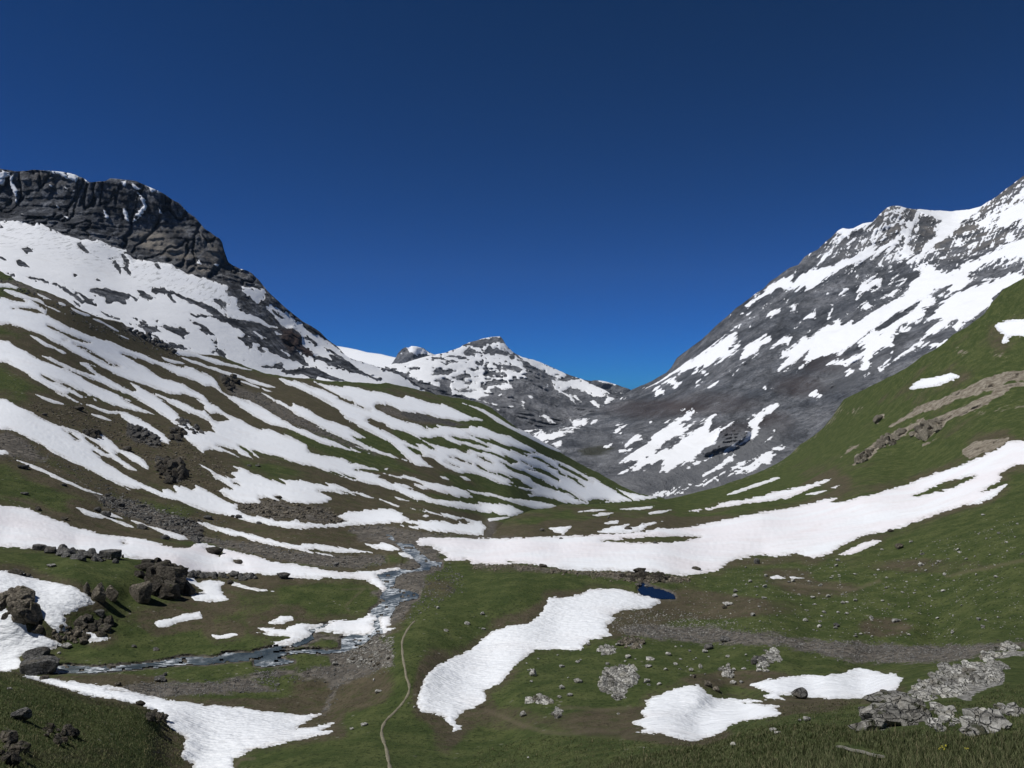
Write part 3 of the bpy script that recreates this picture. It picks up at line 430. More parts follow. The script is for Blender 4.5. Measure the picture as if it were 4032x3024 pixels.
# ------------------------------------------------------------------ distances (photo x, photo y, metres)
SHARED = [(0, 1955, 238), (300, 2050, 236), (500, 2105, 240), (800, 2132, 255), (1000, 2176, 238), (1300, 2215, 222), (1580, 2180, 235), (1610, 2105, 275), (1800, 2108, 280), (1920, 2116, 285), (-300, 1880, 236)]
P_G = SHARED + [(-300, 1000, 610), (0, 1085, 640), (300, 1180, 680), (690, 1383, 800), (1000, 1470, 930), (1250, 1495, 1040), (1500, 1512, 1150), (1703, 1542, 1230), (1884, 1583, 1270), (2200, 1776, 1330), (2400, 1890, 1330), (2596, 1957, 1300), (2700, 2010, 1250),
       (0, 1400, 470), (0, 1700, 325), (-300, 1500, 400), (400, 1500, 520), (400, 1800, 345), (800, 1700, 480), (800, 1900, 350), (1200, 1650, 680), (1200, 1850, 450), (1200, 2050, 300), (1600, 1700, 830), (1600, 1850, 600), (1600, 2000, 400),
       (2000, 1800, 950), (2000, 1950, 720), (1900, 2060, 480), (2200, 1960, 1000), (2100, 2040, 700), (2400, 2000, 1150), (700, 2080, 262), (300, 1980, 255), (1400, 2120, 285), (1750, 2060, 335)]
P_N = SHARED + [(0, 2150, 190), (300, 2150, 205), (700, 2210, 200), (1000, 2230, 212), (1300, 2260, 205), (1550, 2250, 212), (0, 2180, 174), (300, 2190, 180), (500, 2215, 184), (300, 2260, 166), (150, 2300, 160), (500, 2350, 168), (700, 2330, 178), (0, 2400, 149), (200, 2480, 148), (220, 2580, 144), (80, 2590, 142), (60, 2400, 147), (60, 2500, 145), (130, 2440, 149), (-300, 2400, 138), (-300, 2550, 138), (1000, 2350, 180),
       (400, 2500, 151), (1500, 2350, 186), (1640, 2180, 236), (1300, 2500, 159), (300, 2620, 141), (800, 2580, 148), (1200, 2700, 132), (900, 2750, 124), (600, 2750, 123), (300, 2690, 129), (900, 2880, 107), (1100, 2860, 111), (800, 2960, 99),
       (0, 2660, 137), (150, 2690, 130), (300, 2760, 121), (540, 2800, 112), (620, 2860, 102), (660, 2840, 105), (720, 2960, 96), (700, 2890, 102), (-300, 2680, 128), (300, 2960, 97), (0, 3024, 88), (760, 3060, 90),
       # centre
       (1000, 2970, 95), (1154, 2935, 95), (1308, 2905, 97), (1463, 2870, 101), (1150, 2895, 106), (1300, 2860, 111), (1300, 3024, 82), (1600, 3024, 82), (1500, 2800, 112), (1400, 2700, 129), (1450, 2560, 148), (1600, 2650, 122), (1650, 2560, 136), (1630, 2450, 157), (1800, 2400, 166), (1750, 2600, 135), (1850, 2650, 132), (1700, 2780, 113), (1900, 2560, 146), (2200, 2480, 160), (2400, 2400, 174), (2000, 2300, 186), (2050, 2750, 112), (2000, 2900, 98), (2000, 3024, 78),
       (2300, 2640, 126), (2450, 2700, 115), (2600, 2590, 133), (2700, 2540, 148), (2590, 2325, 194), (2800, 2520, 153), (2600, 2450, 168), (2900, 2600, 130), (3100, 2600, 128), (3350, 2590, 133), (3400, 2545, 146), (3700, 2570, 140), (2600, 2800, 99), (2750, 2760, 103), (2750, 2880, 90), (2950, 2820, 95), (3000, 2760, 101), (3250, 2680, 112), (3450, 2690, 108), (3400, 2740, 101), (3200, 2750, 100), (3550, 2640, 118),
       (2450, 2900, 84), (2200, 3024, 66), (2450, 3024, 52), (2700, 2930, 66), (2700, 3024, 40), (3000, 2880, 60), (3000, 3024, 28), (3200, 2800, 70), (3300, 3000, 24), (3400, 2760, 80), (3400, 2900, 36), (3500, 2790, 60), (3700, 2700, 78), (3900, 2650, 88), (4032, 2640, 92), (3700, 2800, 50), (4000, 2780, 50), (4032, 2900, 30), (3700, 2920, 31), (4032, 3024, 20), (3600, 3024, 21), (4300, 2900, 28), (4300, 2640, 85),
       # right slope and mound
       (2800, 2400, 180), (3000, 2300, 196), (3400, 2400, 167), (3400, 2300, 189), (3600, 2400, 164), (3200, 2400, 172), (3600, 2300, 181), (3200, 2480, 157), (3600, 2480, 152), (4032, 2350, 148), (4032, 2500, 128), (3800, 2480, 142), (4032, 2100, 188), (3400, 2200, 214), (3700, 2150, 205), (2600, 2220, 220), (2600, 2150, 250), (2200, 2160, 252), (1750, 2150, 258), (2200, 2230, 212), (3000, 2150, 268), (3000, 2050, 320), (3400, 2050, 286), (3400, 1950, 335), (4032, 1900, 255), (4032, 1750, 315), (3800, 1900, 295), (3600, 1850, 395), (3600, 1600, 510), (3300, 1800, 520), (4032, 1500, 430), (4032, 1090, 520), (3800, 1250, 560), (3560, 1420, 610), (3300, 1610, 720), (3110, 1790, 770), (2950, 1875, 700), (2800, 1930, 600), (2650, 1975, 500), (2500, 1984, 430), (2300, 1988, 380), (2170, 2000, 350), (2050, 2040, 315), (1950, 2100, 292), (2300, 2070, 300), (2000, 2120, 275), (2600, 2060, 320), (2900, 2000, 400), (4300, 1000, 500), (4300, 2000, 190), (4300, 1500, 400)]
P_K = [(0, 2655, 86), (150, 2690, 88), (390, 2760, 94), (600, 2800, 100), (600, 2850, 97), (720, 2960, 96), (0, 2850, 66), (300, 2900, 75), (0, 3024, 54), (400, 3024, 70), (760, 3060, 89), (-300, 2655, 72), (-300, 3024, 46), (770, 2900, 104)]
P_F = [(-300, 700, 1720), (0, 660, 1760), (300, 690, 1780), (600, 735, 1800), (760, 880, 1810), (880, 950, 1800), (900, 1030, 1800), (1050, 1140, 1810), (1250, 1320, 1840), (1400, 1410, 1880), (1500, 1450, 1920), (1700, 1545, 2000),
       (0, 868, 1660), (250, 900, 1680), (480, 1000, 1690), (700, 1060, 1700), (900, 1120, 1720), (0, 960, 1460), (300, 1060, 1450), (600, 1200, 1450), (900, 1300, 1530), (1200, 1420, 1680), (0, 1130, 1160), (300, 1250, 1150), (690, 1400, 1210), (1000, 1480, 1360), (1300, 1520, 1530), (1500, 1540, 1650), (-300, 1100, 1120)]
P_E = [(2056, 1696, 3300), (2200, 1665, 3500), (2410, 1583, 4000), (2560, 1490, 4200), (2800, 1250, 4300), (3100, 1050, 4250), (3300, 900, 4250), (3510, 812, 4300), (3760, 830, 4350), (4032, 692, 4100), (4300, 560, 3900),
       (2200, 1800, 2500), (2500, 1700, 2850), (2500, 1950, 1750), (2800, 1850, 2000), (2800, 1600, 2900), (3000, 1450, 3100), (3100, 1750, 2150), (3300, 1550, 2450), (3200, 1250, 3500), (3500, 1100, 3600), (3500, 1350, 2700), (3800, 1000, 3550), (3800, 1200, 2700), (4032, 1000, 3000), (4300, 900, 2700), (2600, 2040, 1600)]
P_D = [(1520, 1440, 5600), (1800, 1380, 6300), (1975, 1325, 6700), (2030, 1400, 6600), (2200, 1480, 6600), (2400, 1560, 6000), (1700, 1520, 5000), (1900, 1480, 5900), (2100, 1560, 5300), (2300, 1620, 5300), (2000, 1640, 4400), (2100, 1720, 4000), (1800, 1620, 4500), (2350, 1640, 4800)]
DK = Depth(P_K)
DG, DN, DF, DE, DM = Depth(P_G), Depth(P_N), Depth(P_F), Depth(P_E), Depth(P_D)

def lin(line, x): return np.interp(x, line[:, 0], line[:, 1])
LIPX = np.vstack([SPLIT, LIP]); LIPX = LIPX[np.argsort(LIPX[:, 0], kind='stable')]

KNOLL = extend(trace("E 0,985 100,975 260,1040 480,1110 700,1165 850,1180 920,1200 1070,1240 1180,1310 1250,1395 1325,1450 1290,1520 1370,1630 1390,1659 1390,1720 0,1720"))
KNOLLMAP = Raster(-99.0)
_sy, _sx, _X, _Y = KNOLLMAP.window(KNOLL, 40)
KNOLLMAP.a[_sy, _sx] = poly_sdf(KNOLL, _X, _Y) + 3.0 * fbm2(_X / 24.0, _Y / 24.0, 3, seed=87)
def near_dist(px, py, lay):
    g = DG(px, py); n = DN(px, py)
    kn = sstep(-3, 7, KNOLLMAP.get(px, py)) * sstep(690, 570, px)
    if np.any(kn > 0): n = np.exp((1 - kn) * np.log(n) + kn * np.log(DK(px, py)))
    s = sstep(-60, 60, py - lin(LIPX, px))
    b = np.exp((1 - s) * np.log(g) + s * np.log(n))
    f = sstep(1850, 1945, px)
    pure = g if lay == 'G' else n
    D = np.exp((1 - f) * np.log(b) + f * np.log(pure))
    return D

# ------------------------------------------------------------------ cover maps
SNOWMAP = Raster(-90.0)
SNOW_OWN = []
for lab, lay, pos, neg in SNOW:
    pos = [extend(trace(t)) for t in pos]; neg = [trace(t) for t in neg]
    allp = np.vstack(pos)
    sy, sx, X, Y = SNOWMAP.window(allp, 90)
    if lay == 'G': wob = 9.0 * streak2(X, Y, 26, 70, 8, 3, 11) + 4.0 * fbm2(X / 9.0, Y / 6.0, 2, seed=15)
    else: wob = 11.0 * streak2(X, Y, -3 if X.mean() < 2400 else 4, 46, 6, 3, 11) + 4.5 * fbm2(X / 10.0, Y / 6.0, 2, seed=15)
    d = np.max([poly_sdf(p, X, Y) for p in pos], axis=0)
    wob = wob * min(1.0, .25 + d.max() / 28.0) + 1.5 * (d.max() < 14)
    for q in neg: d = np.minimum(d, -poly_sdf(q, X, Y))
    d = d + wob * sstep(-60, -5, d) * sstep(130, 20, d)
    SNOW_OWN.append((lab, lay, sy, sx, X, Y, d))
    SNOWMAP.a[sy, sx] = np.maximum(SNOWMAP.a[sy, sx], d)

def soft(polys, edge=22.0, wob=14.0, seed=0, amt=1.0):
    R = Raster(0.0)
    for t in polys:
        a = amt
        p = extend(trace(t))
        sy, sx, X, Y = R.window(p, edge * 1.6 + wob)
        d = poly_sdf(p, X, Y) + wob * fbm2(X / 60.0, Y / 26.0, 3, seed=seed)
        R.a[sy, sx] = np.maximum(R.a[sy, sx], a * sstep(-edge, edge, d))
    return R
GRAVEL = soft(["F 620,110 800,105 1000,140 1200,170 1480,185 1480,70 1560,90 1500,185 1700,185 1500,200 1150,190 1040,220 1180,270 1190,390 1110,430 1080,520 1060,560 1040,600 990,650 930,720 870,750 880,790 800,830 880,900 880,1010 800,1040 700,1075 640,1100 560,1130 520,1180 480,1290 440,1320 420,1310 500,1160 460,1090 300,1100 200,1060 0,1090 E 1975,1120 1800,1125 1500,1135 1200,1160 1050,1150 930,1120 800,1098 1000,1060 1200,1055 1400,1055 1600,1035 1800,1000 1975,960 F 300,1030 480,1000 480,930 560,910 540,850 420,850 330,870 400,800 560,810 740,800 850,690 900,560 820,545 740,560 740,540 840,520 900,380 1000,330 880,200 780,190 600,150",
  "G 690,770 900,735 1100,755 1300,755 1510,785 H 200,800 400,840 600,850 900,860 1100,880 1400,870 1600,860 1782,835 1782,862 1600,905 1450,955 1300,985 1100,988 900,992 700,988 560,955 450,925 300,895 150,872 0,872 G 1300,870 1100,850 900,830 750,805",
  "D 560,830 800,880 1000,950 1200,1000 1400,1020 1600,1060 1900,1090 2100,1080 2100,1140 1900,1160 1700,1150 1500,1110 1300,1065 1100,1015 900,960 700,880", "O 540,-20 720,-20 930,0 1080,100 1280,220 1500,340 1800,490 2100,620 2212,655 2212,675 2000,620 1800,555 1550,465 1250,335 1030,215 860,115 760,65 600,20",
  "O 640,1200 800,1180 950,1150 1100,1160 1250,1200 1500,1220 1650,1260 1740,1330 1800,1400 1600,1420 1300,1370 1050,1370 850,1330 700,1280",
  "M 440,1310 540,1330 640,1420 800,1500 900,1540 1100,1660 900,1640 700,1560 560,1520 480,1440", "P 220,120 330,130 440,170 520,215 700,225 880,270 1080,310 1200,330 1240,350 1050,360 900,320 760,320 560,290 400,240 280,190", "P 0,1440 300,1430 600,1470 800,1520 600,1600 300,1650 0,1600", "P 1390,1400 1480,1375 1560,1400 1520,1500 1480,1570 1400,1560 1420,1460",
  "N 0,380 120,420 300,520 420,620 520,700 480,760 300,720 100,680 0,640", "N 1000,1090 1200,1110 1500,1180 1800,1290 2212,1400 2212,1650 2000,1560 1700,1440 1400,1350 1150,1230", "L 1310,740 1400,800 1600,890 1800,980 1910,1060 1800,1030 1600,950 1400,870", "L 0,200 200,290 420,400 700,500 840,580 700,560 480,480 250,380 0,270",
  "G 0,355 250,385 480,405 800,415 1000,440 1150,445 1100,480 900,470 700,450 450,420 200,400 0,385", "F 1400,360 1560,365 1782,360 1782,395 1600,380 1400,385"], seed=21)
ROCK = soft(["N 1700,680 1850,700 1960,800 2010,900 1950,970 1850,940 1750,880 1680,800", "N 1400,330 1600,420 1750,540 1700,580 1500,540 1380,440", "N 1850,370 1960,350 1990,450 1960,520 1860,470", "M 470,1300 560,1340 620,1440 600,1470 500,1420", "P 500,210 700,220 900,270 1100,320 1080,360 880,310 600,290", "N 900,400 1080,400 1180,470 1000,460"], edge=18, seed=31)
TAN = soft(["J 780,800 900,710 1000,650 1200,580 1350,510 1530,435 1659,425 1659,460 1560,500 1440,560 1300,600 1150,650 1050,690 950,720 870,760", "J 930,850 960,800 1100,730 1250,670 1400,600 1560,510 1659,480 1600,530 1500,600 1400,650 1250,720 1150,760 1140,800 1050,850 980,870",
  "J 550,1040 590,970 700,900 760,850 880,800 1000,750 960,790 900,840 830,880 720,930 690,960 640,1000", "J 460,1000 520,940 600,900 580,920 520,960", "J 1250,950 1330,900 1450,880 1560,870 1520,920 1400,970 1300,1010", "J 1000,915 1060,885 1100,872 1060,895", "J 680,765 700,735 745,720 752,742 700,772"], edge=10, wob=12, seed=41)
PALEROCK = soft(["G 580,1170 600,1060 660,1010 760,1000 830,1050 820,1120 760,1160 760,1220 690,1225 660,1170", "H 1040,1180 1080,1120 1200,1070 1350,1020 1500,1010 1640,1020 1670,1080 1640,1130 1480,1180 1440,1230 1380,1220 1250,1200 1100,1190", "H 1560,960 1640,910 1782,870 1782,920 1660,950", "H 780,1370 800,1290 850,1220 950,1190 1100,1210 1150,1250 1180,1320 1120,1370 1000,1380 900,1420 700,1430 720,1390", "H 1410,1320 1500,1300 1620,1320 1680,1380 1600,1440 1450,1450 1420,1420 1540,1400 1430,1360", "G 280,1310 320,1280 360,1290 330,1330", "G 130,1220 200,1215 290,1225 200,1245", "G 575,920 640,885 700,890 660,950", "G 740,850 800,830 870,860 850,900 760,890", "G 1355,1010 1400,1010 1450,1060 1440,1080 1380,1050", "G 1560,940 1640,940 1650,1000 1590,1000", "G 1640,920 1720,910 1760,980 1680,980"], edge=9, wob=14, seed=49)
TANSOFT = soft(["J 1330,700 1659,580 1659,650 1500,700 1350,740", "J 130,980 200,870 300,760 440,660 480,620 475,690 400,770 300,860 200,935", "J 1200,270 1290,290 1280,340 1200,330", "J 500,700 600,640 610,680 540,730", "J 1450,280 1560,330 1500,360 1420,330", "I 1400,930 1650,830 1900,720 2000,660 1900,760 1700,830"], edge=26, wob=20, seed=47, amt=0.7)
BROWN = Raster(0.0)
def blob(R, cx, cy, rx, ry, a):
    p = np.array([(cx - rx, cy - ry), (cx + rx, cy + ry)])
    sy, sx, X, Y = R.window(p, 10)
    r = np.hypot((X - cx) / rx, (Y - cy) / ry)
    R.a[sy, sx] = np.clip(R.a[sy, sx] + a * (1 - sstep(0.35, 1.0, r)), -1, 1.3)
for b in [(1720, 2320, 130, 70, .7), (1560, 2400, 120, 60, .8), (1300, 2720, 260, 130, .9), (1450, 2680, 170, 130, .7), (1050, 2790, 330, 60, .8), (500, 2680, 330, 40, .6), (820, 2420, 480, 110, .55), (900, 2290, 400, 40, .5), (2750, 2380, 330, 90, .8), (2900, 2400, 420, 60, .55), (2500, 2450, 230, 90, .7), (3250, 2320, 260, 50, .6), (3700, 2230, 420, 50, .55), (3480, 2470, 160, 60, .7), (2400, 2850, 330, 90, .75), (2700, 2900, 300, 50, .5), (2900, 2670, 260, 50, .8), (3150, 2780, 220, 50, .8), (2000, 2830, 260, 80, .5), (1750, 2850, 90, 200, .5), (1700, 2660, 90, 200, .6), (2050, 2420, 420, 60, .35), (2250, 2090, 420, 50, .8), (2700, 2060, 500, 35, .7), (2000, 2110, 140, 40, .6), (700, 2950, 160, 120, .6), (300, 2970, 400, 60, .45),
          (300, 1230, 420, 130, .8), (500, 1400, 600, 170, .8), (900, 1560, 500, 150, .7), (1150, 1600, 400, 130, .65), (1500, 1620, 420, 140, .5), (600, 1700, 300, 160, .8), (760, 1850, 230, 90, .9), (250, 1650, 260, 120, .6), (300, 2070, 300, 60, .75), (430, 2110, 200, 35, .8), (1000, 2040, 330, 45, .85), (1600, 1900, 330, 60, .4), (1750, 2040, 200, 30, .6), (1450, 2140, 160, 40, .8), (1750, 1820, 260, 60, .5), (3650, 1650, 420, 160, .35), (3300, 1850, 300, 120, .35), (3850, 1400, 300, 160, .35), (3500, 1500, 300, 120, .2), (3900, 1750, 160, 80, .4), (300, 2600, 260, 30, .4)]:
    blob(BROWN, *b)
TRAILS = [("F 1030,718 990,755 960,810 940,860 948,900 945,930 955,985 965,1040 970,1085 990,1120 995,1160 980,1200 945,1250 900,1300 850,1345 820,1390 810,1440 830,1495 845,1540 855,1600 868,1659 875,1800", 13.0)]
FAINT = [("F 705,515 650,560 610,600 580,630 605,655", 5.0), ("F 815,270 845,300 858,330 862,360", 6.0), ("F 560,520 640,518 760,515", 4.0), ("G 330,1275 450,1272 560,1288 650,1284 780,1270", 9.0), ("G -60,1320 0,1345 100,1390 250,1430 400,1440 550,1420 700,1425", 12.0), ("F 1480,1290 1600,1340 1782,1410", 11.0), ("H 1290,435 1500,390 1782,335", 9.0), ("E 1650,1659 1700,1600 1800,1590", 8.0), ("H 860,465 700,520 400,500 200,470", 8.0)]
def line_dist(pts, X, Y):
    d2 = np.full(X.shape, 1e18)
    for (ax, ay), (bx, by) in zip(pts[:-1], pts[1:]):
        ex, ey = bx - ax, by - ay
        t = np.clip(((X - ax) * ex + (Y - ay) * ey) / (ex * ex + ey * ey), 0, 1)
        d2 = np.minimum(d2, (X - ax - t * ex) ** 2 + (Y - ay - t * ey) ** 2)
    return np.sqrt(d2)
TRAILMAP = Raster(0.0)
for t, w in FAINT:
    p = trace(t); sy, sx, X, Y = TRAILMAP.window(p, 40)
    TRAILMAP.a[sy, sx] = np.maximum(TRAILMAP.a[sy, sx], .42 * sstep(w * 1.2, w * .2, line_dist(p, X, Y) + 4 * fbm2(X / 25, Y / 14, 2, seed=5)))
WATER = [("stream", ["F 840,165 880,175 910,220 1010,230 1035,260 1085,300 1125,335 1200,345 1192,372 1100,388 1130,395 1060,398 960,412 905,440 893,490 860,510 920,512 980,525 1055,548 1045,572 960,592 905,630 872,690 850,702 780,692 735,680 755,640 800,612 842,586 800,575 815,545 838,515 830,480 790,440 778,420 830,402 925,388 1000,395 1060,385 1060,360 1000,310 950,270 900,215 850,190",
   "F 770,715 800,708 830,755 832,790 760,812 722,850 655,890 600,905 575,918 480,925 400,930 330,918 260,925 180,938 100,965 0,980 E 1900,850 1750,895 1650,905 1550,912 1450,926 1350,922 1250,926 1150,942 1000,952 850,967 720,978 600,983 480,980 370,990 370,955 420,932 560,932 700,942 800,932 900,927 1000,917 1100,907 1200,888 1300,868 1400,868 1480,878 1540,868 1600,842 1700,838 1800,843 1900,838 F 0,930 60,925 180,915 300,905 400,900 500,905 555,895 560,830 620,803 740,800 772,770 750,740",
   "F 840,640 880,660 870,700 800,716 770,712 780,690", "F 490,733 405,775 365,800 385,830 330,862 230,892 100,912 0,940 0,912 100,888 220,868 300,843 345,805 335,780 425,745", "F 0,970 100,950 200,960 260,980 150,1000 60,1010 0,1000", "E 740,1105 900,1112 1100,1160 1060,1172 900,1128"]),
  ("pond", ["G 848,480 872,480 900,500 940,512 1000,525 1060,550 1064,575 960,574 900,562 850,547 832,520"])]
WATERMAP = Raster(-60.0)
WATER_OWN = []
for nm, polys in WATER:
    ps = [extend(trace(t)) for t in polys]
    sy, sx, X, Y = WATERMAP.window(np.vstack(ps), 60)
    d = np.max([poly_sdf(p, X, Y) for p in ps], axis=0) + 3.0 * fbm2(X / 22, Y / 9, 3, seed=61)
    if nm == 'stream': d = np.minimum(d, 26 * (.30 - streak2(X, Y, -5, 58, 8, 3, 63)))
    d = d - (3.5 if nm == 'stream' else 2.0)
    WATER_OWN.append((nm, sy, sx, X, Y, d))
    WATERMAP.a[sy, sx] = np.maximum(WATERMAP.a[sy, sx], d)

# ------------------------------------------------------------------ relief of the near ground
def relief(px, py, D, bare=True):
    """height noise in metres for near ground, already thinned under snow and water"""
    P = unproject(px, py, D); x, y, z = P[..., 0], P[..., 1], P[..., 2]
    far = sstep(230, 620, D)
    h = 0.55 * fbm(x / 26, y / 26, z / 26, 2, seed=1) + far * 1.5 * fbm(x / 75, y / 75, z / 75, 3, seed=7)
    f = 0.28 * fbm(x / 8, y / 8, z / 8, 2, seed=3) + 0.10 * sstep(260, 120, D) * fbm(x / 2.2, y / 2.2, z / 2.2, 2, seed=5) + far * .5 * fbm(x / 17, y / 17, z / 17, 2, seed=9)
    g = GRAVEL.get(px, py); r = ROCK.get(px, py); t = TAN.get(px, py)
    f = f + g * 0.22 * fbm(x / 3, y / 3, z / 3, 2, seed=13) * (1 + 2 * far) + r * 2.2 * (fbm(x / 9, y / 9, z / 7, 3, seed=17, ridged=True) - .2) + t * 2.6 * (fbm(x / 14, y / 14, z / 10, 3, seed=19, ridged=True) - .2)
    if bare:
        s = SNOWMAP.get(px, py)
        k = sstep(30, 0, s)
        w = sstep(-14, 4, WATERMAP.get(px, py))
        bank = sstep(-16, 0, WATERMAP.get(px, py))
        h = h + f * (0.35 + 0.65 * k) * (1 - w) - 0.55 * bank * sstep(600, 300, D) - np.clip(s, 0, 40) / 40 * 0.25
    return h
def near_surface(px, py, lay, bare=True, lift=0.0):
    px = np.asarray(px, float); py = np.asarray(py, float)
    D = near_dist(px, py, lay)
    h = relief(px, py, D, bare)
    # the relief is laid in along the line of sight, so that slopes seen flat get the same height
    k = 2.4 - 1.2 * sstep(300, 700, D)
    P = unproject(px, py, D - k * h)
    if np.any(lift): P[..., 2] += lift
    return P

def sheet_grid(x0, x1, top, bot, step=STEP):
    i0 = int(round((x0 - GX0) / STEP)); i1 = int(round((x1 - GX0) / STEP))
    xs = GX0 + STEP * np.arange(i0, i1 + 1)
    yt = top(xs); yb = np.maximum(bot(xs), yt + 2)
    n = int(np.ceil((yb - yt).max() / step)) + 1
    t = np.linspace(0, 1, n)[:, None]
    X = np.broadcast_to(xs, (n, len(xs))).copy()
    Y = yt + (yb - yt) * t
    return X, Y
def grid_faces(ny, nx, keep=None):
    idx = np.arange(ny * nx).reshape(ny, nx)
    f = np.stack([idx[:-1, :-1], idx[1:, :-1], idx[1:, 1:], idx[:-1, 1:]], axis=-1)
    if keep is not None: f = f[keep]
    return f.reshape(-1, 4)
def with_skirt(P, cols=None, drop=(.004, .03, .10, .25), back=(.012, .06, .16, .35)):
    """add the far side of a ridge behind its top row"""
    rows = []
    for d, b in zip(drop[::-1], back[::-1]):
        T = P[0].copy(); T[:, :2] *= (1 + b); T[:, 2] = P[0][:, 2] - d * P[0][:, 1]
        if cols is not None: T[~cols] = P[0][~cols]
        rows.append(T)
    return np.concatenate([np.array(rows), P], axis=0)
def pad_attr(a, n): return np.concatenate([np.repeat(a[:1], n, axis=0), a], axis=0)
# ------------------------------------------------------------------ materials
class NT:
    def __init__(self, name):
        self.m = bpy.data.materials.new(name); self.m.use_nodes = True
        self.t = self.m.node_tree
        for n in list(self.t.nodes): self.t.nodes.remove(n)
        self.out = self.t.nodes.new("ShaderNodeOutputMaterial")
        self.b = self.t.nodes.new("ShaderNodeBsdfPrincipled")
        self.t.links.new(self.b.outputs[0], self.out.inputs[0])
        self.b.inputs["Roughness"].default_value = 0.9
        self.b.inputs["Specular IOR Level"].default_value = 0.15
        g = self.t.nodes.new("ShaderNodeNewGeometry"); self.pos = g.outputs["Position"]; self.nor = g.outputs["Normal"]
    def link(self, a, b): self.t.links.new(a, b)
    def val(self, sock, v):
        if hasattr(v, "is_linked") or isinstance(v, bpy.types.NodeSocket): self.link(v, sock)
        else: sock.default_value = v
    def attr(self, n):
        a = self.t.nodes.new("ShaderNodeAttribute"); a.attribute_name = n; return a.outputs["Fac"]
    def scaled(self, s):
        n = self.t.nodes.new("ShaderNodeVectorMath"); n.operation = 'MULTIPLY'; self.link(self.pos, n.inputs[0]); n.inputs[1].default_value = s; return n.outputs[0]
    def noise(self, scale, detail=4, rough=.55, vec=None, dist=0.0, ntype='FBM'):
        n = self.t.nodes.new("ShaderNodeTexNoise"); n.noise_dimensions = '3D'; n.noise_type = ntype
        self.link(vec or self.pos, n.inputs["Vector"]); n.inputs["Scale"].default_value = scale; n.inputs["Detail"].default_value = detail; n.inputs["Roughness"].default_value = rough; n.inputs["Distortion"].default_value = dist
        return n.outputs["Fac"]
    def voro(self, scale, vec=None, feature='F1', out="Distance", rand=1.0):
        n = self.t.nodes.new("ShaderNodeTexVoronoi"); n.feature = feature; self.link(vec or self.pos, n.inputs["Vector"]); n.inputs["Scale"].default_value = scale; n.inputs["Randomness"].default_value = rand
        return n.outputs[out]
    def math(self, op, a, b=0.0, c=None, clamp=False):
        n = self.t.nodes.new("ShaderNodeMath"); n.operation = op; n.use_clamp = clamp
        self.val(n.inputs[0], a); self.val(n.inputs[1], b)
        if c is not None: self.val(n.inputs[2], c)
        return n.outputs[0]
    def ramp(self, f, lo, hi, a=0.0, b=1.0, smooth=True):
        n = self.t.nodes.new("ShaderNodeMapRange"); n.interpolation_type = 'SMOOTHSTEP' if smooth else 'LINEAR'
        self.val(n.inputs["Value"], f); n.inputs["From Min"].default_value = lo; n.inputs["From Max"].default_value = hi; n.inputs["To Min"].default_value = a; n.inputs["To Max"].default_value = b
        return n.outputs["Result"]
    def mix(self, f, a, b):
        n = self.t.nodes.new("ShaderNodeMix"); n.data_type = 'RGBA'
        self.val(n.inputs[0], f)
        for s, v in ((n.inputs[6], a), (n.inputs[7], b)):
            if isinstance(v, tuple): s.default_value = (*v, 1.0)
            else: self.link(v, s)
        return n.outputs[2]
    def mulc(self, c, f):
        n = self.t.nodes.new("ShaderNodeVectorMath"); n.operation = 'SCALE'; self.link(c, n.inputs[0]); self.val(n.inputs["Scale"], f); return n.outputs[0]
    def color(self, c): self.link(c, self.b.inputs["Base Color"])
    def bump(self, h, dist=1.0, strength=1.0, prev=None):
        n = self.t.nodes.new("ShaderNodeBump"); self.val(n.inputs["Height"], h); n.inputs["Distance"].default_value = dist; n.inputs["Strength"].default_value = strength
        if prev is not None: self.link(prev, n.inputs["Normal"])
        return n.outputs[0]
    def normal(self, n): self.link(n, self.b.inputs["Normal"])

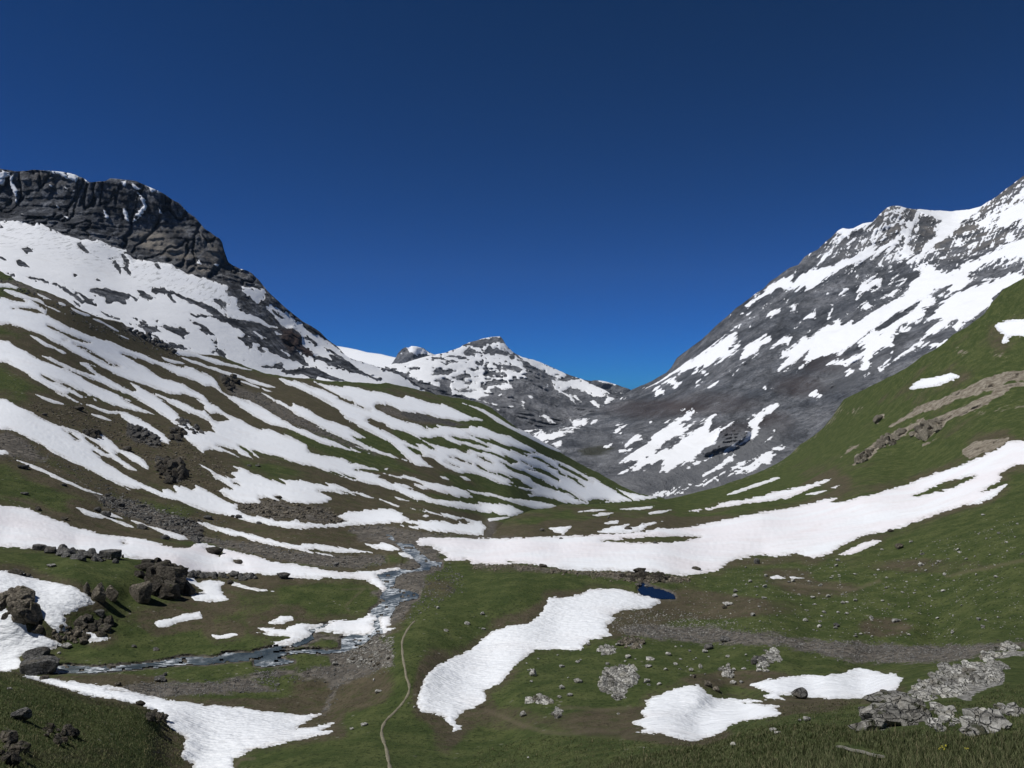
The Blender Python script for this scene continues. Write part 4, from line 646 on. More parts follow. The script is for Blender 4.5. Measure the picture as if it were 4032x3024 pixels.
GREEN_A = (.050, .069, .024); GREEN_B = (.090, .106, .040); GREEN_C = (.026, .037, .014)
BROWN_A = (.106, .090, .060); BROWN_B = (.070, .061, .041); STRAW = (.135, .112, .065)
def ground_material(name, base_bias=0.0, scale=1.0):
    n = NT(name)
    big = n.noise(.035 * scale, 5, .6); mid = n.noise(.22 * scale, 6, .62); fine = n.noise(1.6 * scale, 6, .65); tiny = n.noise(6.0 * scale, 4, .6)
    green = n.mix(n.ramp(mid, .35, .68), GREEN_A, GREEN_B)
    green = n.mix(n.ramp(fine, .48, .68), green, GREEN_C)
    green = n.mix(n.ramp(tiny, .55, .75, 0, .5), green, (.085, .090, .034))
    brown = n.mix(n.ramp(mid, .3, .7), BROWN_B, BROWN_A)
    brown = n.mix(n.ramp(tiny, .5, .75, 0, .55), brown, STRAW)
    brown = n.mix(n.ramp(fine, .48, .70, 0, .8), brown, (.030, .027, .016))
    brown = n.mix(n.ramp(n.noise(.5 * scale, 6, .7), .48, .66, 0, .75), brown, (.056, .066, .027))
    f = n.math('ADD', n.attr("brown"), n.math('MULTIPLY_ADD', big, 1.3, -0.65 + base_bias))
    f = n.math('ADD', f, n.math('MULTIPLY_ADD', fine, .7, -.35))
    c = n.mix(n.ramp(f, .22, .62), green, brown)
    # pebbles, scree and bedrock
    v = n.voro(1.1 * scale, out="Color"); sv = n.t.nodes.new("ShaderNodeSeparateColor"); n.link(v, sv.inputs[0])
    stone = n.mix(sv.outputs[0], (.062, .056, .048), (.19, .172, .146))
    stone = n.mix(n.ramp(mid, .4, .7), stone, (.10, .092, .080))
    gf = n.math('ADD', n.attr("gravel"), n.math('MULTIPLY_ADD', n.noise(.5 * scale, 5, .65), 1.6, -.8))
    c = n.mix(n.ramp(gf, .28, .85), c, stone)
    rock = n.mix(n.ramp(n.noise(.6 * scale, 8, .65), .35, .65), (.035, .035, .035), (.12, .115, .105))
    c = n.mix(n.ramp(n.math('ADD', n.attr("rock"), n.math('MULTIPLY_ADD', fine, 1.2, -.6)), .35, .6), c, rock)
    tan = n.mix(n.ramp(n.noise(.35 * scale, 9, .65), .36, .66), (.15, .128, .098), (.30, .27, .215))
    tan = n.mix(n.ramp(fine, .56, .75, 0, .8), tan, (.07, .062, .045))
    c = n.mix(n.ramp(n.math('ADD', n.attr("tan"), n.math('MULTIPLY_ADD', mid, 1.3, -.65)), .3, .55), c, tan)
    ck = n.voro(1.6 * scale, vec=n.scaled((.6, 1.0, 1.6)), feature='DISTANCE_TO_EDGE')
    pale = n.mix(n.ramp(n.noise(1.1 * scale, 8, .7), .34, .66), (.17, .165, .15), (.42, .41, .385))
    pale = n.mix(n.ramp(ck, .02, .10), (.04, .042, .034), pale)
    c = n.mix(n.ramp(n.math('ADD', n.attr("pale"), n.math('MULTIPLY_ADD', n.noise(.9 * scale, 5, .65), 1.8, -.9)), .62, .72), c, pale)
    c = n.mix(n.attr("trail"), c, n.mix(n.ramp(fine, .3, .7), (.11, .09, .06), (.17, .145, .10)))
    # loose pale stones too small to model
    vd = n.voro(.55 * scale); spot = n.math('MULTIPLY', n.ramp(vd, .10, .19, 1, 0), n.ramp(n.noise(.11 * scale, 3), .5, .66))
    c = n.mix(n.math('MULTIPLY', spot, .7), c, (.25, .24, .20))
    n.color(c)
    h = n.math('ADD', n.math('MULTIPLY', fine, .30), n.math('MULTIPLY', tiny, .10))
    h2 = n.math('MULTIPLY', n.math('MULTIPLY', n.attr("gravel"), n.voro(1.1 * scale)), -.22)
    n.normal(n.bump(n.math('ADD', h, h2), 1.0 / scale, .9))
    n.b.inputs["Roughness"].default_value = 1.0; n.b.inputs["Specular IOR Level"].default_value = .05
    return n.m
M_GROUND = ground_material("turf_and_gravel", -.10)
M_HILL = ground_material("brown_turf_and_scree", .12, .55)
M_SLOPE = ground_material("green_slope", -.02, .7)

def snow_material(name, cup=.9, depth=.16, dirt=.5, pink=0.0):
    n = NT(name)
    d1 = n.noise(.06, 5, .6); d2 = n.noise(.5, 6, .7, vec=n.scaled((.25, 1.0, 1.0)))
    c = n.mix(n.ramp(d1, .48, .8, 0, dirt), (.84, .865, .89), (.76, .73, .725))
    c = n.mix(n.ramp(d2, .60, .82, 0, dirt * .8), c, (.60, .585, .57))
    if pink: c = n.mix(n.ramp(n.noise(.045, 4, .6, vec=n.scaled((.5, 1.0, 1.0))), .36, .62, 0, pink), c, (.80, .69, .70))
    d3 = n.noise(.22, 5, .65, vec=n.scaled((.35, 1.0, 1.0)))
    c = n.mix(n.ramp(d3, .54, .78, 0, dirt * .5), c, (.66, .65, .645))
    rim = n.math('MULTIPLY', n.attr("rim"), n.ramp(n.noise(.9, 5, .7), .35, .65))
    c = n.mix(n.math('MULTIPLY', rim, .8), c, (.36, .335, .30))
    n.color(c)
    v = n.scaled((.55, 1.5, 1.0))
    h = n.math('ADD', n.noise(cup, 3, .5, vec=v), n.math('MULTIPLY', n.noise(cup * .18, 3, .5, vec=v), 1.6))
    n.normal(n.bump(h, depth, 1.0))
    n.b.inputs["Roughness"].default_value = .65; n.b.inputs["Specular IOR Level"].default_value = .2
    return n.m
M_SNOW = snow_material("old_snow", .35, .34, .75)
M_SNOW_FAR = snow_material("snow_on_slope", .09, .5, .5)
M_SNOW_PINK = snow_material("snow_with_red_dust", .3, .30, .75, pink=.32)
M_SNOW_CUP = snow_material("sun_cupped_snow", 1.1, .50, .55)

def mountain_material(name, rockA, rockB, strata=(.004, .004, .03), dust=0.0, snow_jit=.9, green=0.0, sc=1.0, dip=0.0, dip2=.75, gully=False, streaky=0.0):
    """rock with old snow; 'snow' is the snow field's outline, 'cliff' steep walls, 'red' rusty shale, 'low' turf"""
    n = NT(name)
    rot = n.t.nodes.new("ShaderNodeVectorRotate"); rot.rotation_type = 'Y_AXIS'; n.link(n.pos, rot.inputs["Vector"]); rot.inputs["Angle"].default_value = dip
    n.pos_flat = n.pos; n.pos = rot.outputs[0]
    st = n.noise(1.0 * sc, 8, .66, vec=n.scaled(strata), dist=.6)
    b = n.noise(.012 * sc, 8, .66); f = n.noise(.09 * sc, 7, .7)
    rot2 = n.t.nodes.new("ShaderNodeVectorRotate"); rot2.rotation_type = 'Y_AXIS'; n.link(n.pos_flat, rot2.inputs["Vector"]); rot2.inputs["Angle"].default_value = dip2
    sv = n.t.nodes.new("ShaderNodeVectorMath"); sv.operation = 'MULTIPLY'; n.link(rot2.outputs[0], sv.inputs[0]); sv.inputs[1].default_value = (.004, .010, .045)
    st2 = n.noise(1.0 * sc, 7, .68, vec=sv.outputs[0], dist=.8)
    c = n.mix(n.ramp(st, .34, .66), rockA, rockB)
    c = n.mulc(c, n.ramp(st2, .34, .66, .58, 1.35))
    if gully:
        gv = n.noise(1.0, 7, .68, vec=n.scaled((.045, .045, .009)), dist=.5)
        c = n.mulc(c, n.ramp(gv, .38, .62, .42, 1.5))
        st2 = gv
    c = n.mix(n.ramp(f, .40, .70, 0, .75), c, tuple(x * .40 for x in rockA))
    c = n.mulc(c, n.ramp(n.noise(.30 * sc, 6, .72), .34, .66, .72, 1.3))
    warm = n.mix(n.ramp(b, .42, .66), (.15, .142, .130), (.29, .262, .222))
    c = n.mix(n.math('MULTIPLY', n.attr("warm"), n.ramp(b, .36, .6)), c, warm)
    c = n.mix(n.attr("red"), c, n.mix(n.ramp(f, .3, .7), (.045, .034, .032), (.085, .062, .056)))
    c = n.mix(n.math('MULTIPLY', n.attr("scree"), .85), c, n.mix(n.ramp(st2, .35, .65), (.150, .155, .163), (.215, .218, .222)))
    lf = n.math('ADD', n.attr("low"), n.math('MULTIPLY_ADD', b, 1.4, -.7))
    c = n.mix(n.ramp(lf, .35, .75, 0, .85), c, n.mix(n.ramp(f, .3, .7), (.035, .042, .024), (.06, .055, .035)))
    jit = n.math('MULTIPLY_ADD', n.noise(.05 * sc, 6, .68, dist=.5), snow_jit * 2, -snow_jit)
    if streaky: jit = n.math('ADD', jit, n.math('MULTIPLY_ADD', st2, streaky * 2, -streaky))
    sm = n.ramp(n.math('ADD', n.attr("snow"), jit), -.10, .14)
    if dust > 0:
        dn = n.noise(1.0 * sc, 7, .72, vec=n.scaled((strata[0] * 2.2, strata[1] * 2.2, strata[2] * 1.3)), dist=1.2)
        dm = n.ramp(n.math('ADD', dn, n.math('MULTIPLY', n.attr("dust"), dust)), .66, .72)
        sm = n.math('MAXIMUM', sm, dm)
    sdirt = n.ramp(n.noise(.02 * sc, 6, .65), .52, .8, 0, .35)
    sc_ = n.mix(sdirt, (.83, .845, .86), (.66, .645, .63))
    sc_ = n.mix(n.math('MULTIPLY', n.attr("streak"), n.ramp(n.noise(.17, 4, .65, vec=n.scaled((1.0, .22, .10))), .52, .68, 0, .7)), sc_, (.30, .31, .31))
    n.color(n.mix(sm, c, sc_))
    hb = n.math('ADD', n.math('ADD', n.math('MULTIPLY', f, .8), n.math('MULTIPLY', st, 1.0)), n.math('MULTIPLY', st2, 1.2))
    hb = n.math('MULTIPLY', hb, n.ramp(sm, 0, 1, 1.0, .08))
    n.normal(n.bump(hb, 14.0 / sc, .8))
    n.b.inputs["Specular IOR Level"].default_value = .1
    return n.m
M_LEFTMT = mountain_material("dark_cliff_and_snow", (.062, .068, .080), (.160, .166, .178), (.016, .016, .06), snow_jit=.55, gully=True)
M_RIGHTMT = mountain_material("grey_strata_and_snow", (.082, .089, .101), (.225, .231, .243), (.006, .006, .022), dust=0.0, snow_jit=1.3, sc=.55, dip=.36, streaky=4.6)
M_MIDMT = mountain_material("far_rock_and_snow", (.105, .110, .122), (.235, .238, .248), (.004, .004, .012), dust=0.0, snow_jit=1.1, sc=.32, streaky=.8)  # rock lightened: part of the distance haze is put into its colour

def ice_material():
    n = NT("glacier_snow"); n.color(n.mix(n.ramp(n.noise(.003, 5), .4, .7), (.84, .86, .88), (.80, .82, .85))); return n.m
M_ICE = ice_material()

def water_material(name, foam):
    n = NT(name)
    v = n.scaled((.45, 1.0, 1.0))
    f1 = n.noise(1.1, 6, .72, vec=v, dist=1.0)
    base = n.mix(n.ramp(n.noise(.3, 4), .35, .65), (.030, .044, .052), (.070, .092, .104)) if foam else n.mix(n.ramp(n.noise(.3, 3), .3, .7), (.004, .010, .030), (.006, .014, .036))
    if foam:
        fm = n.math('MULTIPLY', n.ramp(f1, .46, .58), n.ramp(n.noise(.10, 3), .38, .56))
        base = n.mix(n.ramp(n.noise(.8, 5, .7), .56, .68, 0, .8), base, (.075, .070, .060))
        n.color(n.mix(fm, base, (.62, .66, .69)))
        n.link(n.ramp(fm, 0, 1, .38, .8), n.b.inputs["Roughness"])
        n.b.inputs["Specular IOR Level"].default_value = .35
        n.normal(n.bump(n.noise(1.6, 5, .65, vec=v), .22, 1.0))
    else:
        n.color(base); n.b.inputs["Roughness"].default_value = .10; n.b.inputs["Specular IOR Level"].default_value = .32
        n.normal(n.bump(n.noise(2.2, 4, .6, vec=v), .01, 1.0))
    return n.m
M_STREAM = water_material("stream_water", True)
M_POND = water_material("pond_water", False)

def rock_material(name, a, b, lichen, dark=(.03, .03, .028), sc=1.0, moss=.5):
    n = NT(name)
    oi = n.t.nodes.new("ShaderNodeObjectInfo")
    f = n.noise(2.4 * sc, 8, .68); g = n.noise(.5 * sc, 5, .6)
    c = n.mix(n.ramp(f, .32, .66), a, b)
    c = n.mix(n.ramp(g, .5, .68, 0, .7), c, lichen)
    c = n.mix(n.ramp(n.noise(5 * sc, 5, .7), .60, .74, 0, .85), c, dark)
    wv = n.t.nodes.new('ShaderNodeVectorMath'); wv.operation = 'ADD'; wv.inputs[1].default_value = (0, 0, 0)
    nd = n.t.nodes.new('ShaderNodeTexNoise'); n.link(n.pos, nd.inputs['Vector']); nd.inputs['Scale'].default_value = 1.4; nd.inputs['Detail'].default_value = 4
    n.link(n.scaled((1.0, 1.0, 1.9)), wv.inputs[0]); n.link(nd.outputs['Color'], wv.inputs[1])
    ck = n.voro(1.3 * sc, vec=wv.outputs[0], feature='DISTANCE_TO_EDGE')
    c = n.mix(n.ramp(n.math('ADD', ck, n.math('MULTIPLY_ADD', g, .30, -.15)), .0, .035, .55, 0), c, dark)
    c = n.mulc(c, n.ramp(oi.outputs["Random"], 0, 1, .72, 1.25))
    sx = n.t.nodes.new('ShaderNodeSeparateXYZ'); n.link(n.nor, sx.inputs[0])
    mf = n.math('ADD', n.noise(1.1 * sc, 6, .65), n.math('MULTIPLY_ADD', sx.outputs[2], .10, -.08))
    c = n.mix(n.ramp(mf, .66 - .2 * moss, .72 - .2 * moss, 0, .9), c, n.mix(n.ramp(n.noise(3.0, 5, .7), .35, .65), (.030, .038, .016), (.072, .070, .036)))
    n.color(c); n.normal(n.bump(n.math('ADD', f, n.ramp(ck, 0, .10, 0, .8)), .30, 1.0))
    return n.m
M_PALE = rock_material("pale_limestone", (.29, .285, .26), (.56, .55, .51), (.36, .34, .28), (.07, .068, .06), moss=.28)
M_PALESTONE = rock_material("pale_stone", (.34, .335, .31), (.56, .55, .515), (.40, .38, .32), (.16, .15, .13), moss=-.4)
M_GREYROCK = rock_material("grey_rock", (.085, .085, .083), (.19, .185, .175), (.13, .115, .09), moss=.15)
M_DARKROCK = rock_material("dark_rock", (.046, .041, .034), (.135, .12, .098), (.075, .062, .042))
M_BROWNROCK = rock_material("brown_rock", (.12, .105, .082), (.25, .22, .175), (.16, .14, .10))
M_LICHEN = rock_material("lichened_rock", (.15, .145, .13), (.34, .33, .30), (.21, .19, .15), (.05, .047, .042), moss=.5)
M_TANROCK = rock_material("tan_rock", (.17, .15, .115), (.34, .31, .25), (.22, .195, .15), (.06, .052, .04), moss=.2)
M_MOSS = ground_material("moss_on_rock", -.2)
# ------------------------------------------------------------------ far mountains
def snow_field(pos, neg, pos2=(), pad=60, wob=5.0, seed=71, flow=None, spots=0.0, fine=None):
    R = Raster(-60.0)
    for t in pos:
        p = trace(t); p = extend(p)
        sy, sx, X, Y = R.window(p, pad); R.a[sy, sx] = np.maximum(R.a[sy, sx], poly_sdf(p, X, Y))
    for t in neg:
        p = trace(t); sy, sx, X, Y = R.window(p, pad); R.a[sy, sx] = np.minimum(R.a[sy, sx], -poly_sdf(p, X, Y))
    for t in pos2:
        p = trace(t); sy, sx, X, Y = R.window(p, 20); R.a[sy, sx] = np.maximum(R.a[sy, sx], poly_sdf(p, X, Y))
    Y, X = np.mgrid[0:GNY, 0:GNX]; X = GX0 + X * STEP; Y = GY0 + Y * STEP
    R.a = R.a + wob * fbm2(X / 24.0, Y / 10.0, 3, seed=seed)
    if flow: R.a = R.a + flow[0] * streak2(X, Y, flow[1], flow[2], flow[3], 3, seed + 3) * sstep(-55, -12, R.a)
    if fine is not None:
        f = (.55 * streak2(X, Y, -20, 55, 5, 3, seed + 21) + .65 * streak2(X, Y, -62, 46, 7, 3, seed + 23)) + fine(X, Y)
        R.a = np.maximum(R.a, np.clip(f, -.6, .35) * 40)
    if spots: R.a = R.a - spots * sstep(.30, .62, fbm2(X / 16.0, Y / 8.0, 2, seed=seed + 9) + .45 * fbm2(X / 170.0, Y / 110.0, 2, seed=seed + 5))
    return R
def mountain(name, mat, sil, x0, x1, bot, depth, reliefs, rough, attrs, label=None, step=STEP):
    def top(x):
        r = rough * fbm2(x / 40.0, x * 0 + 3.3, 4, seed=81)
        return lin(sil, x) + r
    X, Y = sheet_grid(x0, x1, top, bot, step)
    D = depth(X, Y)
    P = unproject(X, Y, D)
    D2 = D + reliefs(X, Y, P)
    P = with_skirt(unproject(X, Y, D2))
    at = {k: pad_attr(f(X, Y), 4).ravel() for k, f in attrs.items()}
    ob = mesh_np(name, P.reshape(-1, 3), grid_faces(P.shape[0], P.shape[1]), mat, attrs=at)
    tag(ob, label=label, kind='structure')
    return ob

zero = lambda X, Y: np.zeros(X.shape)
# glacier dome, horn, far ridge
mountain("glacier", M_ICE, SKY_ICE, 1180, 1660, lambda x: lin(SKY_ICE, x) + 130, lambda X, Y: 9000 - (Y - 1400) * 14.0, lambda X, Y, P: 60 * fbm(P[..., 0] / 900, P[..., 1] / 900, P[..., 2] / 900, 3, seed=2), 0.5, {})
def rr(a, l, seed=0, zf=1.0): return lambda X, Y, P: a * fbm(P[..., 0] / l, P[..., 1] / l, P[..., 2] / l * zf, 5, seed=seed, ridged=True)
HORN = snow_field(["K 215,195 265,175 310,180 345,190 420,235 470,262 400,262 330,250 320,275 290,255 250,235", "K 170,230 190,260 180,262"], ["K 320,255 370,250 400,262 340,275"])
mountain("far_peak", M_MIDMT, SKY_HORN, 1528, 1764, lambda x: lin(SKY_HORN, x) + 110, lambda X, Y: 7600 - 2.5 * (Y - 1400) + 2.2 * np.abs(X - 1625), rr(160, 500, 5), 3.0, {'snow': lambda X, Y: HORN.get(X, Y) / 9, 'dust': lambda X, Y: .04 + 0 * X})
FARR = snow_field(["K 1840,475 1900,474 2000,497 2060,514 2050,525 1960,505 1880,488", "K 2040,582 2125,592 2100,602", "K 1950,640 2030,600 1990,640"], [])
mountain("far_ridge", M_MIDMT, SKY_FAR, 2284, 2524, lambda x: lin(SKY_FAR, x) + 120, lambda X, Y: 7400 - 2.5 * (Y - 1500), rr(140, 420, 6), 2.5, {'snow': lambda X, Y: FARR.get(X, Y) / 9, 'dust': lambda X, Y: -.05 + 0 * X})
# central mountain
MIDS = snow_field(MID_POS, MID_NEG, wob=6.0, seed=75, flow=(9, 8, 26, 5), spots=22)
def rel_mid(X, Y, P):
    x, y, z = P[..., 0], P[..., 1], P[..., 2]
    s = sstep(8, -8, MIDS.get(X, Y))
    steep = s * sstep(1420, 1470, Y) + .5 * s
    return 60 * fbm(x / 700, y / 700, z / 600, 3, seed=3, ridged=True) + (18 + 55 * steep) * fbm(x / 160, y / 160, z / 120, 4, seed=8, ridged=True)
mountain("distant_mountain", M_MIDMT, SKY_MID, 1516, 2500, lambda x: np.maximum(lin(RIDGE, x), lin(SKY_RIGHT, x)) + 60, DM, rel_mid, 3.0,
         {'snow': lambda X, Y: MIDS.get(X, Y) / 9, 'dust': lambda X, Y: -.02 - .12 * sstep(1520, 1600, Y), 'low': lambda X, Y: -.3 + .45 * sstep(1570, 1680, Y)})
# left mountain
LS = snow_field(LEFT_POS, LEFT_NEG, LEFT_POS2, seed=77, flow=(7, 32, 40, 8), spots=14)
WARM = Raster(0.0)
for b in [(700, 960, 190, 90, .9), (830, 1000, 120, 100, .8), (560, 940, 120, 60, .7), (750, 1060, 130, 40, .6), (250, 700, 260, 50, .25), (900, 1080, 120, 50, .3)]: blob(WARM, *b)
REDS = soft(["M 1130,820 1250,805 1290,840 1340,880 1350,915 1345,980 1400,1030 1435,1050 1480,1095 1460,1115 1400,1110 1340,1062 1280,1030 1230,1060 1160,1000 1120,920"], edge=10)
def rel_left(X, Y, P):
    x, y, z = P[..., 0], P[..., 1], P[..., 2]
    cl = sstep(16, -8, Y - lin(CLIFF_BASE, X)) * sstep(1130, 1060, X)
    bare = sstep(6, -6, LS.get(X, Y))
    gull = fbm(x / 75, y / 75, z / 330, 4, seed=21, ridged=True)
    lay = fbm(x / 130, y / 130, z / 16, 3, seed=25)
    blk = fbm(x / 22, y / 22, z / 22, 3, seed=29, ridged=True)
    saw = (z / 23 + 1.1 * fbm(x / 150, y / 150, z / 70, 3, seed=26)); ledge = 4.6 * (saw - np.floor(saw)) - 2.3
    n1 = fbm(x / 46, y / 90, z / 260, 3, seed=28); cleft = 15 * np.exp(-(n1 / .045) ** 2)
    cliff = 15 * gull + ledge + cleft + 7 * fbm(x / 30, y / 30, z / 140, 3, seed=23, ridged=True) + 2.5 * lay + 3 * blk
    slope = 14 * fbm(x / 220, y / 220, z / 220, 3, seed=33) + bare * (6 * fbm(x / 40, y / 40, z / 40, 3, seed=37, ridged=True) + 2.5 * fbm(x / 12, y / 12, z / 12, 2, seed=39))
    spur = REDS.get(X, Y) * 22 * fbm(x / 60, y / 60, z / 60, 4, seed=41, ridged=True)
    ridge = bare * sstep(1000, 1100, X) * sstep(90, 20, Y - lin(SKY_LEFT, X)) * 16 * fbm(x / 40, y / 40, z / 40, 4, seed=43, ridged=True)
    return cl * cliff * (.35 + .65 * bare) + (1 - cl) * slope - spur - ridge
mountain("left_mountain", M_LEFTMT, SKY_LEFT, -360, 1752, lambda x: lin(RIDGE, x) + 70, DF, rel_left, 4.0,
         {'snow': lambda X, Y: LS.get(X, Y) / 9, 'warm': lambda X, Y: WARM.get(X, Y), 'red': lambda X, Y: REDS.get(X, Y), 'low': lambda X, Y: -.6 + 0 * X,
          'streak': lambda X, Y: sstep(-10, 10, Y - lin(CLIFF_BASE, X)) * sstep(150, 60, Y - lin(CLIFF_BASE, X)) * sstep(950, 850, X)})
# right mountain
RS = snow_field(RIGHT_POS, RIGHT_NEG, wob=6.0, seed=79, flow=(22, -37, 110, 8), fine=lambda X, Y: -.42 + .30 * sstep(1250, 900, Y) + .14 * sstep(3600, 3950, X) * sstep(1050, 850, Y) - .25 * sstep(1300, 1420, Y) - .12 * sstep(2900, 2700, X))
LOWR = Raster(0.0)
for b in [(2380, 1800, 160, 90, .8), (2300, 1760, 160, 60, .6), (2650, 1560, 220, 50, .5), (3000, 1560, 200, 70, .35), (2400, 1690, 220, 60, .2), (2560, 1660, 80, 60, .4), (3080, 1530, 60, 60, .5)]: blob(LOWR, *b)
REDR = Raster(0.0)
for b in [(2560, 1610, 260, 50, .5), (2800, 1590, 260, 60, .4), (3150, 1520, 150, 60, .5), (3250, 1430, 150, 60, .4), (2950, 1700, 200, 60, .4), (3050, 1660, 100, 60, .5)]: blob(REDR, *b)
KNOB = soft(["I 1400,440 1470,390 1560,378 1640,410 1655,470 1600,530 1500,570 1420,600 1270,650 1250,610 1330,560 1400,500"], edge=14)
SCREE2 = Raster(0.0)
for b in [(2400, 1790, 130, 70, .9), (2330, 1730, 80, 40, .7), (2700, 1850, 200, 90, .8), (3400, 1440, 170, 60, .9), (3300, 1500, 120, 60, .7), (2900, 1800, 150, 60, .6)]: blob(SCREE2, *b)
def scree(X, Y): return sstep(-30, 30, Y - (1905 - (X - 2330) * .33)) * sstep(2180, 2280, X) * sstep(3180, 2950, X)
def rel_right(X, Y, P):
    x, y, z = P[..., 0], P[..., 1], P[..., 2]
    bare = sstep(6, -8, RS.get(X, Y)); up = sstep(1500, 1350, Y)
    sc = scree(X, Y)
    t = z - .36 * x                      # the beds climb towards the right
    big = 48 * fbm(x / 420, y / 420, z / 420, 4, seed=51, ridged=True)
    beds = 9 * fbm(x / 260, y / 260, t / 34, 3, seed=55)
    chutes = 26 * fbm((x * .8 + z * .55) / 90, y / 300, (z - x) / 700, 3, seed=57, ridged=True)
    blk = 12 * fbm(x / 55, y / 55, z / 55, 3, seed=59, ridged=True)
    return (1 - sc) * ((.8 + .2 * bare) * (big + up * beds + (.85 - .1 * (1 - up)) * chutes) + (.25 + .75 * bare) * .8 * blk) - KNOB.get(X, Y) * (60 + 40 * fbm(x / 40, y / 40, z / 40, 4, seed=60, ridged=True)) + sc * 5 * fbm(x / 60, y / 60, z / 60, 2, seed=62)
def bot_right(x): return np.where(x < 2596, lin(RIDGE, np.clip(x, 2000, 2640)), lin(LIPX, x)) + 70
mountain("right_mountain", M_RIGHTMT, SKY_RIGHT, 2016, 4392, bot_right, DE, rel_right, 4.0,
         {'snow': lambda X, Y: RS.get(X, Y) / 9, 'dust': lambda X, Y: -.06 + .16 * sstep(1250, 950, Y) + .10 * sstep(3700, 4000, X) * sstep(1100, 900, Y) - .4 * sstep(1380, 1440, Y) - .3 * scree(X, Y),
          'low': lambda X, Y: LOWR.get(X, Y) - .55, 'red': lambda X, Y: REDR.get(X, Y) * (1 - scree(X, Y)), 'scree': lambda X, Y: np.maximum(scree(X, Y), .6 * SCREE2.get(X, Y)), 'warm': lambda X, Y: .5 * sstep(1050, 950, Y) * sstep(3200, 3400, X)})

# ------------------------------------------------------------------ near ground: hillside, valley
def ground_attrs(X, Y, D):
    s = SNOWMAP.get(X, Y)
    rim = sstep(-70, -4, s) * .55 * sstep(700, 300, D)
    return {'brown': np.clip(BROWN.get(X, Y) + rim, 0, 1.2), 'gravel': np.clip(GRAVEL.get(X, Y) + .9 * sstep(-22, -2, WATERMAP.get(X, Y)), 0, 1), 'rock': ROCK.get(X, Y), 'pale': PALEROCK.get(X, Y), 'tan': np.clip(TAN.get(X, Y) + .6 * TANSOFT.get(X, Y), 0, 1), 'trail': TRAILMAP.get(X, Y)}
def ground(name, lay, mat, x0, x1, top, bot, skirt=None, step=STEP):
    X, Y = sheet_grid(x0, x1, top, bot, step)
    P = near_surface(X, Y, lay)
    at = ground_attrs(X, Y, P[..., 1])
    n = 0
    if skirt is not None:
        P = with_skirt(P, skirt(X[0])); n = 4
    at = {k: pad_attr(v, n) for k, v in at.items()}
    def grow(rows, axis, end):
        nonlocal P, at
        rows = np.array(rows) if axis == 0 else np.moveaxis(np.array(rows), 0, 1)
        m = rows.shape[axis]
        P = np.concatenate([P, rows] if end else [rows, P], axis=axis)
        for k, v in at.items():
            e = np.repeat(v[-1:] if end else v[:1], m, axis=0) if axis == 0 else np.repeat(v[:, -1:] if end else v[:, :1], m, axis=1)
            at[k] = np.concatenate([v, e] if end else [e, v], axis=axis)
    if lay == 'N':                       # the ground goes on under the camera and past the picture's sides
        L = P[-1].copy(); rows = []
        for q in (.85, .65, .45, .25, .08, -.2, -.8):
            R = L * q; R[:, 2] = L[:, 2] * max(q, 0) - 1.8 * (1 - max(q, 0)); rows.append(R)
        grow(rows, 0, True)
    if x0 < 0: grow([P[:, 0] + np.array([-d, 0, .22 * d]) for d in (220., 60., 12.)], 1, False)
    if x1 > 4300: grow([P[:, -1] + np.array([d, 0, .16 * d]) for d in (12., 60., 220.)], 1, True)
    ob = mesh_np(name, P.reshape(-1, 3), grid_faces(P.shape[0], P.shape[1]), mat, attrs={k: v.ravel() for k, v in at.items()})
    return tag(ob, kind='structure')
def ridge_top(x): return lin(RIDGE, x) + 3.0 * fbm2(x / 26.0, x * 0 + 1.7, 3, seed=83)
def lip_top(x):
    return lin(LIPX, x) + np.where(x > 1945, 3.0 * fbm2(x / 30.0, x * 0 + 8.1, 3, seed=85), 0)
ground("left_hillside", 'G', M_HILL, -360, 2616, ridge_top, lambda x: lin(LIPX, x) + 70 * sstep(1944, 2080, x), skirt=lambda x: np.ones(len(x), bool))
ground("valley_floor", 'N', M_GROUND, -360, 2700, lip_top, lambda x: x * 0 + 3220, skirt=lambda x: x > 1960)
ground("right_hillside", 'N', M_GROUND, 2700, 4392, lip_top, lambda x: x * 0 + 3220, skirt=lambda x: x > 1960)

# ------------------------------------------------------------------ snow patches lying on it
def snow_patch(label, lay, sy, sx, X, Y, d):
    keep = d > -9.0
    kf = keep[:-1, :-1] & keep[1:, :-1] & keep[1:, 1:] & keep[:-1, 1:]
    D = near_dist(X, Y, lay)
    Lm = D / FPX                                   # metres per photo pixel here
    tmax = .12 + (.0013 * D if lay == 'N' else .0006 * D)
    e = d * Lm * .55
    t = np.where(e > 0, tmax * (1 - np.exp(-e / tmax)), e)
    lump = .22 * fbm2(X / 16.0, Y / 5.0, 2, seed=91) * sstep(4, 40, d) * np.clip(Lm * 6, .05, .6)
    P = near_surface(X, Y, lay, bare=False, lift=t + lump)
    if lay == 'N': P[..., 1] += 0
    f = grid_faces(*X.shape, keep=kf)
    used = np.unique(f); remap = np.full(X.size, -1); remap[used] = np.arange(len(used))
    near = np.median(P[..., 1].ravel()[used])
    ob = mesh_np("snow_patch", P.reshape(-1, 3)[used], remap[f], M_SNOW_PINK if ("largest" in label or "wide smooth" in label) else M_SNOW_CUP if near < 155 else (M_SNOW if near < 330 else M_SNOW_FAR), attrs={'rim': sstep(11, 0, d).ravel()[used]})
    grp = "snow patches on the left hillside" if lay == 'G' else "snow patches on the valley floor and right slope"
    return tag(ob, label, "snow patch", grp)
for rec in SNOW_OWN: snow_patch(*rec)

